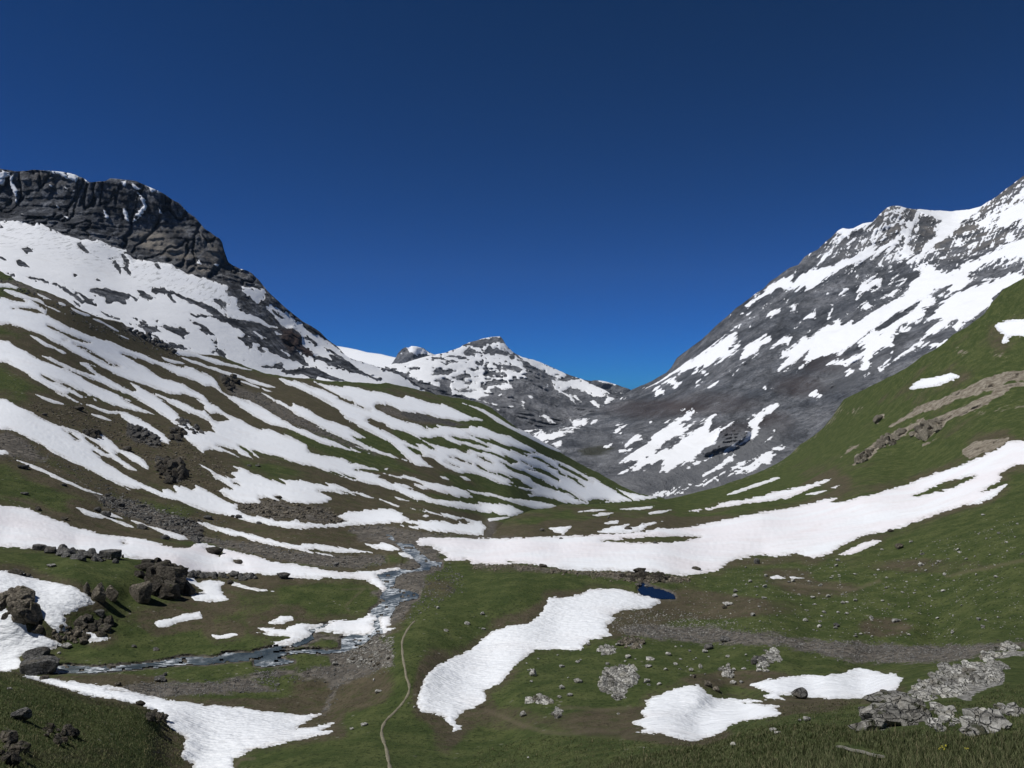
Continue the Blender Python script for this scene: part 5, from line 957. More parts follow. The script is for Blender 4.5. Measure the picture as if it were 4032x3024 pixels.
# ------------------------------------------------------------------ water
for nm, sy, sx, X, Y, d in WATER_OWN:
    keep = d > -6
    kf = keep[:-1, :-1] & keep[1:, :-1] & keep[1:, 1:] & keep[:-1, 1:]
    D = near_dist(X, Y, 'N')
    P = unproject(X, Y, D); 
    h = .55 * fbm(P[..., 0] / 26, P[..., 1] / 26, P[..., 2] / 26, 2, seed=1) if nm == "stream" else 0.0
    P = unproject(X, Y, D - 2.4 * h); P[..., 2] += (-.10 if nm == 'stream' else -.14) + (0.05 * fbm2(X / 7.0, Y / 3.0, 2, seed=95) if nm == "stream" else 0)
    f = grid_faces(*X.shape, keep=kf)
    used = np.unique(f); remap = np.full(X.size, -1); remap[used] = np.arange(len(used))
    tag(mesh_np(nm, P.reshape(-1, 3)[used], remap[f], M_STREAM if nm == "stream" else M_POND), kind='structure')
# ------------------------------------------------------------------ rocks
def ico(sub):
    t = (1 + 5 ** .5) / 2
    v = [(-1, t, 0), (1, t, 0), (-1, -t, 0), (1, -t, 0), (0, -1, t), (0, 1, t), (0, -1, -t), (0, 1, -t), (t, 0, -1), (t, 0, 1), (-t, 0, -1), (-t, 0, 1)]
    f = [(0, 11, 5), (0, 5, 1), (0, 1, 7), (0, 7, 10), (0, 10, 11), (1, 5, 9), (5, 11, 4), (11, 10, 2), (10, 7, 6), (7, 1, 8), (3, 9, 4), (3, 4, 2), (3, 2, 6), (3, 6, 8), (3, 8, 9), (4, 9, 5), (2, 4, 11), (6, 2, 10), (8, 6, 7), (9, 8, 1)]
    v = [np.array(p, float) / np.linalg.norm(p) for p in v]
    for _ in range(sub):
        cache = {}; nf = []
        def mid(a, b):
            k = (min(a, b), max(a, b))
            if k not in cache:
                m = v[a] + v[b]; v.append(m / np.linalg.norm(m)); cache[k] = len(v) - 1
            return cache[k]
        for a, b, c in f:
            ab, bc, ca = mid(a, b), mid(b, c), mid(c, a)
            nf += [(a, ab, ca), (b, bc, ab), (c, ca, bc), (ab, bc, ca)]
        f = nf
    return np.array(v), np.array(f)
ICO1, ICO2, ICO3 = ico(1), ico(2), ico(3)
def rock_shape(seed, sub=2, cuts=12, rough=.07, slab=False):
    r = np.random.RandomState(seed)
    v, f = (ICO1, ICO2, ICO3)[sub - 1]
    v = v.copy()
    for i in range(cuts):
        n = r.normal(size=3); n /= np.linalg.norm(n)
        c = r.uniform(.45, .82)
        d = v @ n
        v = v - np.maximum(d - c, 0)[:, None] * n
    v += rough * np.stack([fbm(v[:, 0] * 1.7 + seed, v[:, 1] * 1.7, v[:, 2] * 1.7, 3, seed=s) for s in (1, 2, 3)], axis=1)
    if slab: v[:, 2] = np.clip(v[:, 2], -.6, .35 + .1 * r.rand())
    v -= (v.max(0) + v.min(0)) / 2
    v /= (v.max(0) - v.min(0)) / 2          # fills the unit cube -1..1
    return v, f
def rock_mesh(name, seed, sub, mat, **k):
    v, f = rock_shape(seed, sub, **k)
    ob = mesh_np(name, v, f, mat, smooth=False)
    me = ob.data; bpy.data.objects.remove(ob)
    return me
ROCKS = {}
def rock_variants(mat, sub, slab):
    key = (mat.name, sub, slab)
    if key not in ROCKS: ROCKS[key] = [rock_mesh("rock_shape", 100 + i * 7 + sub, sub, mat, cuts=9 + i % 5, rough=.06 + .02 * (i % 3), slab=slab) for i in range(7)]
    return ROCKS[key]
def lay_of(py, px): return 'N' if py > float(lin(LIPX, px)) else 'G'
def base_point(px, py, lay=None):
    return near_surface(np.array([px]), np.array([py]), lay or lay_of(py, px))[0]
def put_rock(name, px, py, w, h, mat, rs, label=None, cat=None, group=None, parent=None, slab=False, tilt=None, yaw=None, sub=2, deep=.8, sink=.22):
    """(px,py) is the middle of the rock in the photo, w x h its size there"""
    B = base_point(px, py + h * .5 - .12 * h)
    m = B[1] / FPX
    W, H = w * m / 2, max(h * m / 2, .15 * w * m / 2)
    me = rock_variants(mat, sub, slab)[rs.randint(7)]
    o = bpy.data.objects.new(name, me); COL.objects.link(o)
    dpt = W * deep * rs.uniform(.8, 1.2)
    loc = B + np.array([0, dpt * .7, H * (1 - 2 * sink)])
    o.scale = (W * 1.04, dpt, H * 1.15)
    o.rotation_euler = ((tilt or (0, 0))[0] + rs.uniform(-.12, .12), (tilt or (0, 0))[1] + rs.uniform(-.12, .12), (rs.uniform(-.5, .5) if yaw is None else yaw))
    if parent is not None:
        o.parent = parent; loc = loc - np.array(parent.location)
    o.location = loc
    if label: tag(o, label, cat or "boulder", group)
    return o
def sheet_xy(sh, x, y):
    ox, oy, k = SHEET[sh]; return ox + x * k, oy + y * k, k

PALE, GREY, DARK, TANR = M_PALE, M_GREYROCK, M_DARKROCK, M_BROWNROCK
rs = np.random.RandomState(12)
BOULDERS = [
 ('E', 255, 957, 250, 112, GREY, "big flat grey boulder lying at the left end of the stream"), ('E', 222, 870, 172, 84, GREY, "flat grey boulder just behind the big one at the stream's left end"),
 ('E', 690, 425, 95, 155, TANR, "tall lit rock stack left of the pair beside the shaded snow wall"), ('E', 785, 428, 88, 120, TANR, "narrow rock stack standing right against the tall lit one"), ('E', 606, 392, 46, 96, TANR, "slim rock stack at the left end beside the snow wall"), ('E', 972, 425, 175, 158, TANR, "broad cracked rock block in the grassy bank right of the stacks"),
 ('E', 244, 684, 92, 62, TANR, "brown rock stuck in the snow below the shaded hollow"), ('E', 130, 1288, 130, 84, GREY, "rounded grey boulder in the grass of the left foreground knoll"), ('E', 102, 278, 110, 56, DARK, "dark boulder on snow near the left picture edge"), ('E', 175, 302, 66, 30, DARK, "low dark rock right beside the boulder on snow at left"), ('E', 30, 610, 70, 100, DARK, "dark rock at the left picture edge below the upper snow patch"), ('E', 690, 570, 90, 40, GREY, "weathered grey rock on the turf under the rock stacks"),
 ('E', 760, 160, 150, 64, GREY, "large grey boulder in the stone row above the green bench"), ('E', 610, 152, 112, 54, GREY, "mid sized grey boulder left of the large one in the stone row"), ('E', 430, 140, 100, 52, GREY, "rounded grey boulder in the left half of the stone row"), ('E', 680, 176, 62, 34, GREY, "small grey boulder below the stone row's large one"), ('E', 268, 104, 92, 40, GREY, "flat grey boulder at the left end of the stone row"), ('E', 865, 162, 18, 26, DARK, "tiny dark upright stone right of the stone row"), ('E', 355, 232, 60, 20, PALE, "flat pale stone alone on the green bench"),
 ('E', 1500, 125, 120, 56, DARK, "dark rock heap on the wide snow field at left"), ('E', 1680, 205, 62, 30, DARK, "small dark rock on the wide snow field near its lower edge"), ('E', 1380, 48, 70, 44, GREY, "grey boulder at the stony edge above the wide snow field"), ('E', 1622, 346, 52, 36, DARK, "dark rock on the snow right of the rocky outcrop"), ('E', 1100, 820, 42, 26, GREY, "small grey boulder on the flat above the stream"), ('E', 945, 800, 36, 20, GREY, "flat stone left of the small boulder above the stream"), ('E', 462, 800, 66, 38, PALE, "pale stone on the turf beside the stone rubble"), ('E', 412, 848, 26, 16, PALE, "tiny pale stone on turf behind the flat grey boulders"), ('E', 1130, 1038, 100, 36, GREY, "broken grey rocks on the turf island below the stream"), ('E', 1160, 1000, 30, 26, GREY, "grey stone above the broken rocks on the turf island"), ('E', 828, 1068, 54, 26, TANR, "tan stone on turf near the left foreground snow"), ('E', 306, 1028, 64, 28, DARK, "dark rock half in the left foreground snow strip"), ('E', 65, 1100, 36, 20, PALE, "small pale stone on the left foreground knoll's crest"), ('E', 985, 1205, 70, 34, DARK, "dark rock at the knoll's edge over the foreground snow"),
 ('F', 180, 435, 84, 48, GREY, "rounded grey boulder at the lower edge of the wide left snow field"), ('F', 522, 362, 36, 28, GREY, "grey boulder above the wide snow field's right arm"), ('F', 515, 995, 38, 26, PALE, "white boulder beside the shingle below the stony bank"), ('F', 688, 970, 32, 24, PALE, "white boulder on the stony bank left of the footpath"), ('F', 622, 985, 34, 18, PALE, "flat white stone left of the white boulder on the bank"), ('F', 602, 972, 20, 16, PALE, "little white stone at the top of the stony bank's foot"), ('F', 826, 822, 26, 18, PALE, "pale stone at the top of the stony bank"), ('F', 792, 1173, 48, 22, PALE, "flat pale rock alone on the brown turf left of the footpath"), ('F', 764, 1100, 16, 20, PALE, "small pale stone above the flat rock on brown turf"), ('F', 704, 1384, 44, 16, PALE, "flat white stone at the right end of the foreground snow"), ('F', 624, 1410, 26, 16, PALE, "small white stone left of the flat one by the foreground snow"), ('F', 1022, 1270, 16, 14, PALE, "single small stone between the footpath and the S shaped snow"), ('F', 1458, 676, 30, 22, PALE, "pale boulder on the green rise above the S shaped snow"), ('F', 1360, 736, 36, 22, PALE, "pale split stone on the green rise left of the boulder"), ('F', 1225, 781, 28, 16, PALE, "flat pale stone on the green rise near the footpath"), ('F', 1464, 773, 26, 14, PALE, "flat stone below the boulder on the green rise"), ('F', 1172, 636, 22, 18, PALE, "small pale stone at the shingle's right edge"),
 ('G', 160, 1058, 46, 46, PALE, "round pale boulder in the green right of the S shaped snow"), ('G', 98, 1320, 44, 32, PALE, "pale boulder by the faint trail right of the S shaped snow"), ('G', 450, 1106, 58, 28, PALE, "flat pale rock left of the white cracked outcrop"), ('G', 346, 1145, 40, 30, PALE, "pale rock lower left of the white cracked outcrop"), ('G', 395, 1196, 40, 16, PALE, "thin white slab on grass below left of the white outcrop"), ('G', 345, 1013, 36, 14, PALE, "thin white slab on grass near the S shaped snow's bend"), ('G', 770, 950, 38, 26, PALE, "rounded white stone above the white cracked outcrop"), ('G', 912, 966, 58, 12, PALE, "long flat white slab upper right of the white outcrop"), ('G', 900, 1010, 44, 22, PALE, "grey white rock right above the white outcrop"), ('G', 890, 1104, 36, 24, PALE, "white stone close right of the white cracked outcrop"), ('G', 1026, 934, 38, 20, PALE, "bright white stone on the green right of the long slab"), ('G', 1280, 1126, 50, 40, TANR, "cracked tan boulder on brown turf above the fan shaped snow"), ('G', 1332, 1160, 48, 32, TANR, "second tan boulder lower right by the fan shaped snow"), ('G', 1190, 1075, 26, 26, TANR, "small tan boulder at the brown patch above the fan shaped snow"), ('G', 1170, 1035, 32, 24, PALE, "pale rock at the brown patch's upper edge"), ('G', 1230, 1010, 24, 34, PALE, "upright pale stone on the green above the brown patch"), ('G', 1260, 916, 34, 24, PALE, "white rock in front of the grey hummock by the gravel"), ('G', 1285, 890, 58, 36, GREY, "grey rock hummock on the green near the gravel band"), ('G', 1440, 1116, 40, 26, PALE, "pale stone on brown turf between the two right snow patches"), ('G', 1490, 1112, 34, 16, PALE, "flat pale stone right above the second right snow patch's tip"), ('G', 1390, 842, 70, 36, GREY, "broad grey boulder in the middle of the gravel band"),
 ('G', 834, 494, 42, 24, GREY, "pale grey boulder at the pond's left shore"), ('G', 884, 500, 30, 20, GREY, "pale grey boulder standing in the pond"), ('G', 842, 402, 80, 38, DARK, "dark domed boulder at the edge of the largest snow field above the pond"), ('G', 1205, 392, 58, 30, DARK, "dark rock on the largest snow field's lower edge right of the pond"), ('G', 225, 372, 54, 16, DARK, "flat dark rock at the largest snow field's lower left edge"), ('G', 945, 226, 34, 20, GREY, "grey boulder under the gravel island in the largest snow field"), ('G', 340, 198, 28, 20, GREY, "grey boulder on the upper left of the largest snow field"), ('G', 795, 312, 18, 9, DARK, "tiny dark stone in the middle of the largest snow field"), ('G', 375, 264, 18, 7, DARK, "tiny flat stone on the left of the largest snow field"), ('G', 618, 250, 26, 7, DARK, "thin dark stone left of the tiny stone on the largest snow field"), ('G', 770, 136, 46, 20, DARK, "dark boulder in the irregular snow patch on the mound"), ('G', 642, 61, 16, 20, GREY, "small round boulder on top of the mound"), ('G', 219, 140, 32, 22, GREY, "grey boulder at the mound's left foot"), ('G', 1590, 341, 36, 42, GREY, "upright grey boulder on the right slope under the largest snow field"), ('G', 1452, 530, 34, 24, PALE, "pale boulder on the slope right of the pond, upper of a pair"), ('G', 1453, 561, 36, 24, PALE, "pale boulder on the slope right of the pond, lower of a pair"), ('G', 1410, 615, 60, 18, PALE, "flat pale rock group stone on the brown turf right of the pond"), ('G', 1386, 638, 34, 12, DARK, "dark flat stone under the pale one right of the pond"), ('G', 1638, 576, 32, 10, PALE, "thin white stone on brown turf at the slope's foot"), ('G', 1645, 431, 24, 20, PALE, "pale stone left of the pair of tiny snow scraps"), ('G', 1440, 1511, 38, 24, PALE, "pale rock in the grass below the fan shaped snow"), ('G', 868, 1531, 12, 10, PALE, "tiny pale stone in the grass at bottom centre"), ('G', 130, 1593, 16, 10, PALE, "tiny pale stone at the bottom left of the centre grass"), ('G', 705, 1315, 20, 8, PALE, "tiny flat stone left of the fan shaped snow"),
 ('H', 366, 1192, 104, 70, GREY, "pointed grey boulder at the lower edge of the right snow patch"), ('H', 720, 1122, 34, 13, DARK, "small dark rock on the right snow patch"), ('H', 890, 1175, 48, 20, DARK, "flat dark rock at the right snow patch's lower right edge"), ('H', 403, 1350, 44, 30, PALE, "pale lichened rock in the grass under the right snow patch"), ('H', 355, 1356, 22, 16, PALE, "small pale stone left of the lichened rock"), ('H', 188, 1418, 44, 24, PALE, "pale lichened rock in tall grass, left of a pair"), ('H', 213, 1436, 38, 20, PALE, "pale lichened rock in tall grass, right of a pair"), ('H', 994, 245, 52, 38, TANR, "large tan boulder under the slim snow sliver on the right slope"), ('H', 935, 145, 36, 22, DARK, "dark boulder at the largest snow field's right lower edge"), ('H', 1125, 361, 38, 24, PALE, "bright pale boulder high on the right green slope"), ('H', 1280, 420, 22, 13, PALE, "small bright stone on the brown streak of the right slope"), ('H', 1270, 529, 26, 14, PALE, "pale stone at the right of the green slope's middle"), ('H', 630, 605, 30, 19, PALE, "bright pale stone on the slope below the brown streak"), ('H', 813, 700, 26, 24, PALE, "heart shaped pale stone on the slope above the gravel band"), ('H', 480, 755, 28, 20, PALE, "pale stone on the slope's foot, left of the grey hummock stone"), ('H', 590, 750, 36, 26, GREY, "grey rounded stone on the slope's foot"), ('H', 972, 721, 54, 16, PALE, "leaning white slab on the brown patch above the gravel band"), ('H', 1330, 794, 22, 26, PALE, "pale stone at the gravel band's upper edge on the right"), ('H', 140, 431, 26, 16, TANR, "tan stone left of the pair of tiny snow scraps"), ('H', 600, 666, 24, 14, PALE, "small pale stone right below the bright one on the slope"), ('H', 1065, 215, 24, 12, PALE, "small pale stone right of the large tan boulder"), ('H', 880, 266, 22, 10, PALE, "small pale stone left below the large tan boulder"), ('H', 1376, 282, 24, 12, PALE, "small pale stone up on the far right of the slope"), ('H', 1525, 44, 22, 12, PALE, "small pale stone at the top right of the green slope"),
 ('J', 716, 742, 70, 48, M_TANROCK, "lone tan rock on the green slope left of the long rock bands"),
 ('O', 655, 1340, 70, 50, GREY, "grey boulder on the lower edge of the grey white snow band"), ('O', 595, 1332, 44, 26, GREY, "small grey boulder left of the boulder on the snow band"), ('O', 880, 1408, 60, 30, GREY, "grey boulder half in the snow band's lower edge"), ('O', 316, 1354, 90, 34, GREY, "flat grey boulder on the green below the snow band"), ('O', 868, 786, 56, 22, GREY, "flat grey stone on the green between two snow bands, right of a pair"), ('O', 774, 783, 50, 20, GREY, "flat grey stone on the green between two snow bands, left of a pair"), ('O', 1090, 1130, 76, 24, DARK, "dark rock in the rounded end of the tongue shaped snow field"), ('O', 190, 1588, 76, 60, GREY, "grey boulder on the stones above the wide left snow field"),
 ('N', 1142, 1305, 110, 70, GREY, "large grey boulder between snow strips on the lower left slope"), ('N', 1045, 1262, 90, 50, GREY, "grey boulder left of the large one between snow strips"), ('N', 1530, 1450, 120, 60, GREY, "grey boulder at the right end of the lower left snow strips"), ('N', 1790, 1565, 100, 60, GREY, "grey boulder beside the snow strip above the wide field"), ('N', 400, 1250, 90, 46, DARK, "dark boulder at the wide left snow field's upper edge"), ('N', 690, 1360, 70, 36, DARK, "dark stone at the wide left snow field's ragged upper edge"), ('N', 690, 993, 56, 34, GREY, "grey boulder below the narrow streak on the green lower left slope"), ('N', 236, 800, 110, 46, GREY, "flat grey boulder on the green slope at the left picture edge"), ('N', 845, 155, 90, 60, DARK, "dark rock lump on the brown upper left slope"), ('N', 475, 225, 60, 34, TANR, "tan rock at the upper rim of the broad grey white band"), ('N', 1370, 600, 110, 60, DARK, "dark rock between the finger tips of the broad band"), ('N', 1160, 1105, 66, 36, GREY, "grey stone at the end of the narrow streak on the lower left slope"), ('N', 255, 1090, 76, 26, GREY, "flat pale grey stone low on the green left slope"),
]
for sh, x, y, w, h, mat, lab in BOULDERS:
    px, py, k = sheet_xy(sh, x, y)
    put_rock("boulder", px, py, w * k, h * k, M_PALESTONE if mat is PALE else mat, rs, lab, "boulder", "boulders and rocks", sub=3 if w * k > 45 else 2, slab=(h < .45 * w))

# ------------------------------------------------------------------ outcrops made of many pieces
def outcrop(label, sh, cx, cy, w, h, n, size, mat, aspect=.5, ang=0.0, name="rock_slab", slab=True, tilt=(0.42, 0), big=0, seed=0, core=None, cat="outcrop", sink=.36):
    r = np.random.RandomState(300 + seed)
    px, py, k = sheet_xy(sh, cx, cy)
    root = bpy.data.objects.new("rock_outcrop", None); COL.objects.link(root)
    root.location = base_point(px, py + h * k * .4)
    tag(root, label, cat, "rock outcrops")
    c, s = math.cos(math.radians(ang)), math.sin(math.radians(ang))
    pts = []
    for i in range(n):
        for _ in range(30):
            a = r.uniform(0, 2 * math.pi); q = math.sqrt(r.rand())
            u, v = q * math.cos(a) * w / 2, q * math.sin(a) * h / 2
            if all(((u - pu) / 1.0) ** 2 + ((v - pv) / .6) ** 2 > (size * .5) ** 2 for pu, pv in pts): break
        pts.append((u, v))
        sz = size * (r.uniform(.4, 1.5) if i >= big else r.uniform(1.6, 2.3))
        x, y = px + (u * c - v * s) * k, py + (u * s + v * c) * k
        put_rock(name, x, y, sz * k, sz * aspect * r.uniform(.7, 1.45) * k, mat if (r.rand() < .8 or mat is not PALE) else M_LICHEN, r, parent=root, slab=slab, tilt=tilt, yaw=-math.radians(ang) + r.uniform(-.4, .4), sub=2, deep=.95, sink=sink)
    if core is not None:
        for (x, y, ww, hh) in core:
            qx, qy, kk = sheet_xy(sh, x, y)
            put_rock("rock_block", qx, qy, ww * kk, hh * kk, M_LICHEN if mat is PALE else mat, r, parent=root, sub=3, deep=.8, sink=.38)
    return root
outcrop("white cracked rock outcrop in the grass between the snow patches", 'G', 705, 1090, 250, 170, 70, 40, PALE, .5, -25, seed=1, name="rock_piece", slab=False)
outcrop("small foot cluster of white rocks just under the white cracked outcrop", 'G', 708, 1190, 80, 60, 12, 28, PALE, .65, 0, seed=2, name="rock_piece", slab=False)
outcrop("small white split outcrop on the green hump by the faint trail", 'G', 315, 1308, 80, 50, 12, 28, PALE, .55, -35, seed=3)
outcrop("flat white slabs lying in the grass right of the S shaped snow", 'G', 200, 1232, 150, 40, 9, 44, PALE, .35, 4, seed=4)
outcrop("tan and white rubble rock on the rise above the white outcrop", 'G', 795, 860, 150, 70, 24, 28, TANR, .5, 0, seed=5)
outcrop("pale rubble on the rise beside the S shaped snow's end", 'G', 630, 905, 110, 60, 16, 30, PALE, .5, 0, seed=6)
outcrop("streaky pale outcrop on the green above the second right snow patch", 'G', 1405, 1040, 96, 70, 14, 32, PALE, .45, 30, seed=7)
outcrop("grey ribbed rock hump on the green left of the right snow patch", 'G', 1605, 972, 70, 60, 14, 26, GREY, .9, 0, seed=8, name="rock_piece", slab=False)
outcrop("scattered white slabs on the green hump under the gravel band", 'G', 1690, 945, 130, 90, 16, 30, PALE, .35, 8, seed=9)
outcrop("pale rock ledges beside the grey ribbed hump", 'G', 1630, 1020, 70, 60, 10, 28, PALE, .6, 0, seed=10)
outcrop("long ribbed pale outcrop climbing the green at the right edge of the picture", 'H', 1640, 920, 240, 70, 30, 42, PALE, .35, -22, seed=11)
outcrop("large layered pale outcrop behind the right foreground rock", 'H', 1370, 1110, 620, 170, 84, 74, PALE, .24, -16, seed=12, sink=.42)
outcrop("big grey cracked rock mass in the right foreground grass", 'H', 985, 1315, 400, 190, 9, 80, M_LICHEN, .5, -8, seed=13, name="rock_block", slab=False, core=[(890, 1320, 230, 190), (1030, 1290, 280, 150), (850, 1385, 170, 80), (1130, 1320, 190, 110), (950, 1240, 260, 90), (750, 1405, 130, 60), (980, 1350, 220, 110)])
outcrop("pale curved slab outcrop in the grass at the bottom right", 'H', 1550, 1370, 260, 130, 16, 78, PALE, .45, 12, seed=14, core=[(1600, 1340, 160, 70), (1500, 1430, 180, 60)])
outcrop("loose pale rocks in the grass between the grey mass and the curved slab", 'H', 1270, 1340, 200, 170, 18, 54, PALE, .5, 0, seed=15)
outcrop("thin white slabs on the grass crest right of the curved slab outcrop", 'H', 1690, 1290, 180, 60, 10, 60, PALE, .25, 14, seed=16)
outcrop("dark craggy outcrop casting a shadow over the river flat at left", 'E', 1150, 310, 360, 200, 20, 96, DARK, .95, 18, seed=17, name="rock_block", slab=False, core=[(1180, 310, 230, 220), (1080, 250, 200, 120), (1230, 350, 130, 150), (1120, 410, 200, 100), (1010, 235, 150, 70)])
outcrop("brown stone rubble beside the sculpted snow patch at left", 'E', 490, 715, 260, 110, 34, 42, TANR, .8, 8, seed=18, name="rubble_stone", slab=False)
outcrop("mossy dark rocks under the grassy bank at left", 'E', 640, 650, 280, 150, 16, 70, DARK, .7, 0, seed=19, name="rock_block", slab=False)
outcrop("lichened brown rock face at the left picture edge above the snow lobe", 'E', 110, 500, 220, 230, 22, 84, TANR, .9, 40, seed=20, name="rock_block", slab=False)
outcrop("dark broken rocks on the left foreground knoll", 'E', 430, 1410, 280, 120, 14, 62, DARK, .65, 0, seed=21, name="rock_block", slab=False)
outcrop("dark rocks at the bottom left picture corner", 'E', 70, 1520, 170, 180, 10, 80, DARK, .75, 40, seed=22, name="rock_block", slab=False)
outcrop("brown rocks at the knoll edge beside the foreground snow tongue", 'E', 1100, 1300, 120, 80, 10, 48, DARK, .6, 20, seed=23, name="rock_block", slab=False)
outcrop("grey stone row along the top of the green bench", 'E', 560, 150, 520, 70, 26, 56, GREY, .62, 10, seed=24, name="rock_block", slab=False)
outcrop("grey stone row between the dark outcrop and the turf flat", 'E', 1560, 300, 500, 40, 26, 46, GREY, .6, 2, seed=25, name="rock_block", slab=False)
outcrop("dark rocky knoll standing above the left slope's brown gully", 'N', 1840, 830, 300, 250, 30, 84, DARK, .9, 35, seed=26, name="rock_block", slab=False)
outcrop("broken rock step under the two snow tongues on the left slope", 'N', 1570, 450, 400, 130, 32, 60, GREY, .8, 32, seed=27, name="rock_block", slab=False)
outcrop("dark rock nose at the head of the big snow field on the left slope", 'N', 1910, 430, 120, 160, 14, 60, DARK, .9, 60, seed=28, name="rock_block", slab=False)
outcrop("dark crag above the fingers of the broad band", 'N', 1010, 425, 230, 60, 14, 60, DARK, .8, 15, seed=29, name="rock_block", slab=False)
outcrop("grey rock rubble left of the tongue of the big snow field", 'N', 2060, 350, 330, 90, 30, 44, GREY, .75, 30, seed=30, name="rubble_stone", slab=False)
outcrop("black crag at the head of the grey scree gully", 'M', 560, 1390, 130, 170, 16, 54, DARK, .9, 50, seed=31, name="rock_block", slab=False)
outcrop("crumbling rock crest of the left hillside", 'L', 1650, 930, 620, 60, 34, 50, GREY, .7, 27, seed=32, name="rubble_stone", slab=False)
outcrop("dark boulder heap below the largest snow field above the pond", 'G', 870, 435, 330, 50, 34, 34, DARK, .6, 3, seed=33, name="rubble_stone", slab=False)
outcrop("tan knobbly rock end of the lower rock band on the right slope", 'J', 1040, 800, 220, 90, 22, 56, M_TANROCK, .7, -25, seed=34, name="rock_block", slab=False)
outcrop("tan broken rock foot of the middle rock band on the right slope", 'J', 780, 880, 220, 70, 20, 46, M_TANROCK, .8, -28, seed=35, name="rock_block", slab=False)
outcrop("lowest tan rock spike of the rock bands on the right slope", 'J', 620, 985, 130, 60, 12, 40, M_TANROCK, .9, -35, seed=36, name="rock_block", slab=False)

# ------------------------------------------------------------------ scattered single stones
def scatter(n, poly, wmin, wmax, mat, label, group, seed, sub=1):
    r = np.random.RandomState(seed); p = trace(poly)
    lo, hi = p.min(0), p.max(0); k = 0; guard = 0
    while k < n and guard < n * 60:
        guard += 1
        x, y = r.uniform(lo[0], hi[0]), r.uniform(lo[1], hi[1])
        if poly_sdf(p, np.array([x]), np.array([y]))[0] < 0: continue
        if SNOWMAP.get(np.array([x]), np.array([y]))[0] > -4 or WATERMAP.get(np.array([x]), np.array([y]))[0] > -3: continue
        w = wmin + (wmax - wmin) * r.rand() ** 2.2
        put_rock("stone", x, y, w, w * r.uniform(.4, .75), M_PALESTONE if mat is PALE else mat, r, label, "stone", group, sub=sub, slab=r.rand() < .4)
        k += 1
scatter(120, "H 0,360 300,330 600,320 1000,300 1400,150 1782,60 1782,820 1400,840 900,840 500,820 200,770 0,700", 8, 19, PALE, "small pale stone on the dark green right slope above the gravel band", "pale stones on the right slope", 401)
scatter(45, "G 500,860 900,860 1100,860 1500,900 1700,980 1500,1060 1100,1100 900,1180 400,1220 100,1200 60,1000 200,930", 8, 20, PALE, "small pale stone in the green around the white cracked outcrop", "pale stones around the white outcrop", 402)
scatter(30, "F 640,830 780,800 880,830 890,1000 760,1030 600,950", 8, 20, TANR, "tan stone on the steep stony bank between stream and footpath", "stones of the stony bank", 403)
scatter(60, "O 640,1200 1000,1150 1300,1200 1700,1300 1800,1400 1500,1420 1000,1370 750,1300", 9, 26, TANR, "tan stone of the stony flat above the river", "stones of the stony flat", 404)
scatter(45, "N 1000,1090 1200,1110 1500,1180 1800,1290 2212,1400 2212,1650 2000,1560 1700,1440 1400,1350 1150,1230", 10, 30, GREY, "grey stone of the boulder slope among snow strips at left", "stones of the boulder slope", 405)
# ------------------------------------------------------------------ loose stones too many to count
ICO0 = ico(0)
def pebbles(name, label, cat, poly, n, wmin, wmax, mat, seed, over_snow=False, over_water=False):
    r = np.random.RandomState(seed); p = trace(poly); lo, hi = p.min(0), p.max(0)
    x = r.uniform(lo[0], hi[0], n * 4); y = r.uniform(lo[1], hi[1], n * 4)
    ok = poly_sdf(p, x, y) > 6 * r.normal(size=len(x))
    ok &= (SNOWMAP.get(x, y) < (99 if over_snow else -3)) & (WATERMAP.get(x, y) < (99 if over_water else -1))
    cl = fbm2(x / 40.0, y / 18.0, 2, seed=seed % 50)
    ok &= cl > r.uniform(-.5, .25, len(x))
    x, y = x[ok][:n], y[ok][:n]; n = len(x)
    isn = y > lin(LIPX, x)
    B = np.where(isn[:, None], near_surface(x, y, 'N'), near_surface(x, y, 'G'))
    m = B[:, 1] / FPX
    w = (wmin + (wmax - wmin) * r.rand(n) ** 2.5) * m / 2
    v, f = ICO0
    V = v[None] * (1 + .35 * r.normal(size=(n, len(v), 1))).clip(.6, 1.4) * np.stack([w, w * r.uniform(.7, 1.2, n), w * r.uniform(.4, .8, n)], 1)[:, None, :]
    a = r.uniform(0, 6.28, n); c, s = np.cos(a)[:, None], np.sin(a)[:, None]
    V = np.stack([V[..., 0] * c - V[..., 1] * s, V[..., 0] * s + V[..., 1] * c, V[..., 2]], -1)
    if over_water: B[:, 2] += .12
    V = V + B[:, None, :] + np.array([0, 0, 1]) * (w * .15)[:, None, None]
    F = (f[None] + (np.arange(n) * len(v))[:, None, None]).reshape(-1, 3)
    tone = np.repeat(r.rand(n), len(v))
    return tag(mesh_np(name, V.reshape(-1, 3), F, mat, smooth=False, attrs={'tone': tone}), label, cat, kind='stuff')
def pebble_material(name, a, b):
    n = NT(name); n.color(n.mix(n.attr("tone"), a, b)); n.b.inputs["Roughness"].default_value = 1.0; return n.m
PB_GREY = pebble_material("grey_pebble", (.055, .055, .053), (.21, .205, .19))
PB_PALE = pebble_material("pale_pebble", (.11, .105, .09), (.34, .33, .30))
PB_BROWN = pebble_material("brown_pebble", (.07, .06, .045), (.22, .195, .15))
pebbles("gravel", "grey brown gravel band crossing the right green slope", "gravel", "G 690,770 900,735 1100,755 1300,755 1510,785 H 200,800 400,840 600,850 900,860 1100,880 1400,870 1600,860 1782,835 1782,862 1600,905 1450,955 1300,985 1100,988 900,992 700,988 560,955 450,925 300,895 150,872 0,872 G 1300,870 1100,850 900,830 750,805", 4200, 3, 9, PB_GREY, 1)
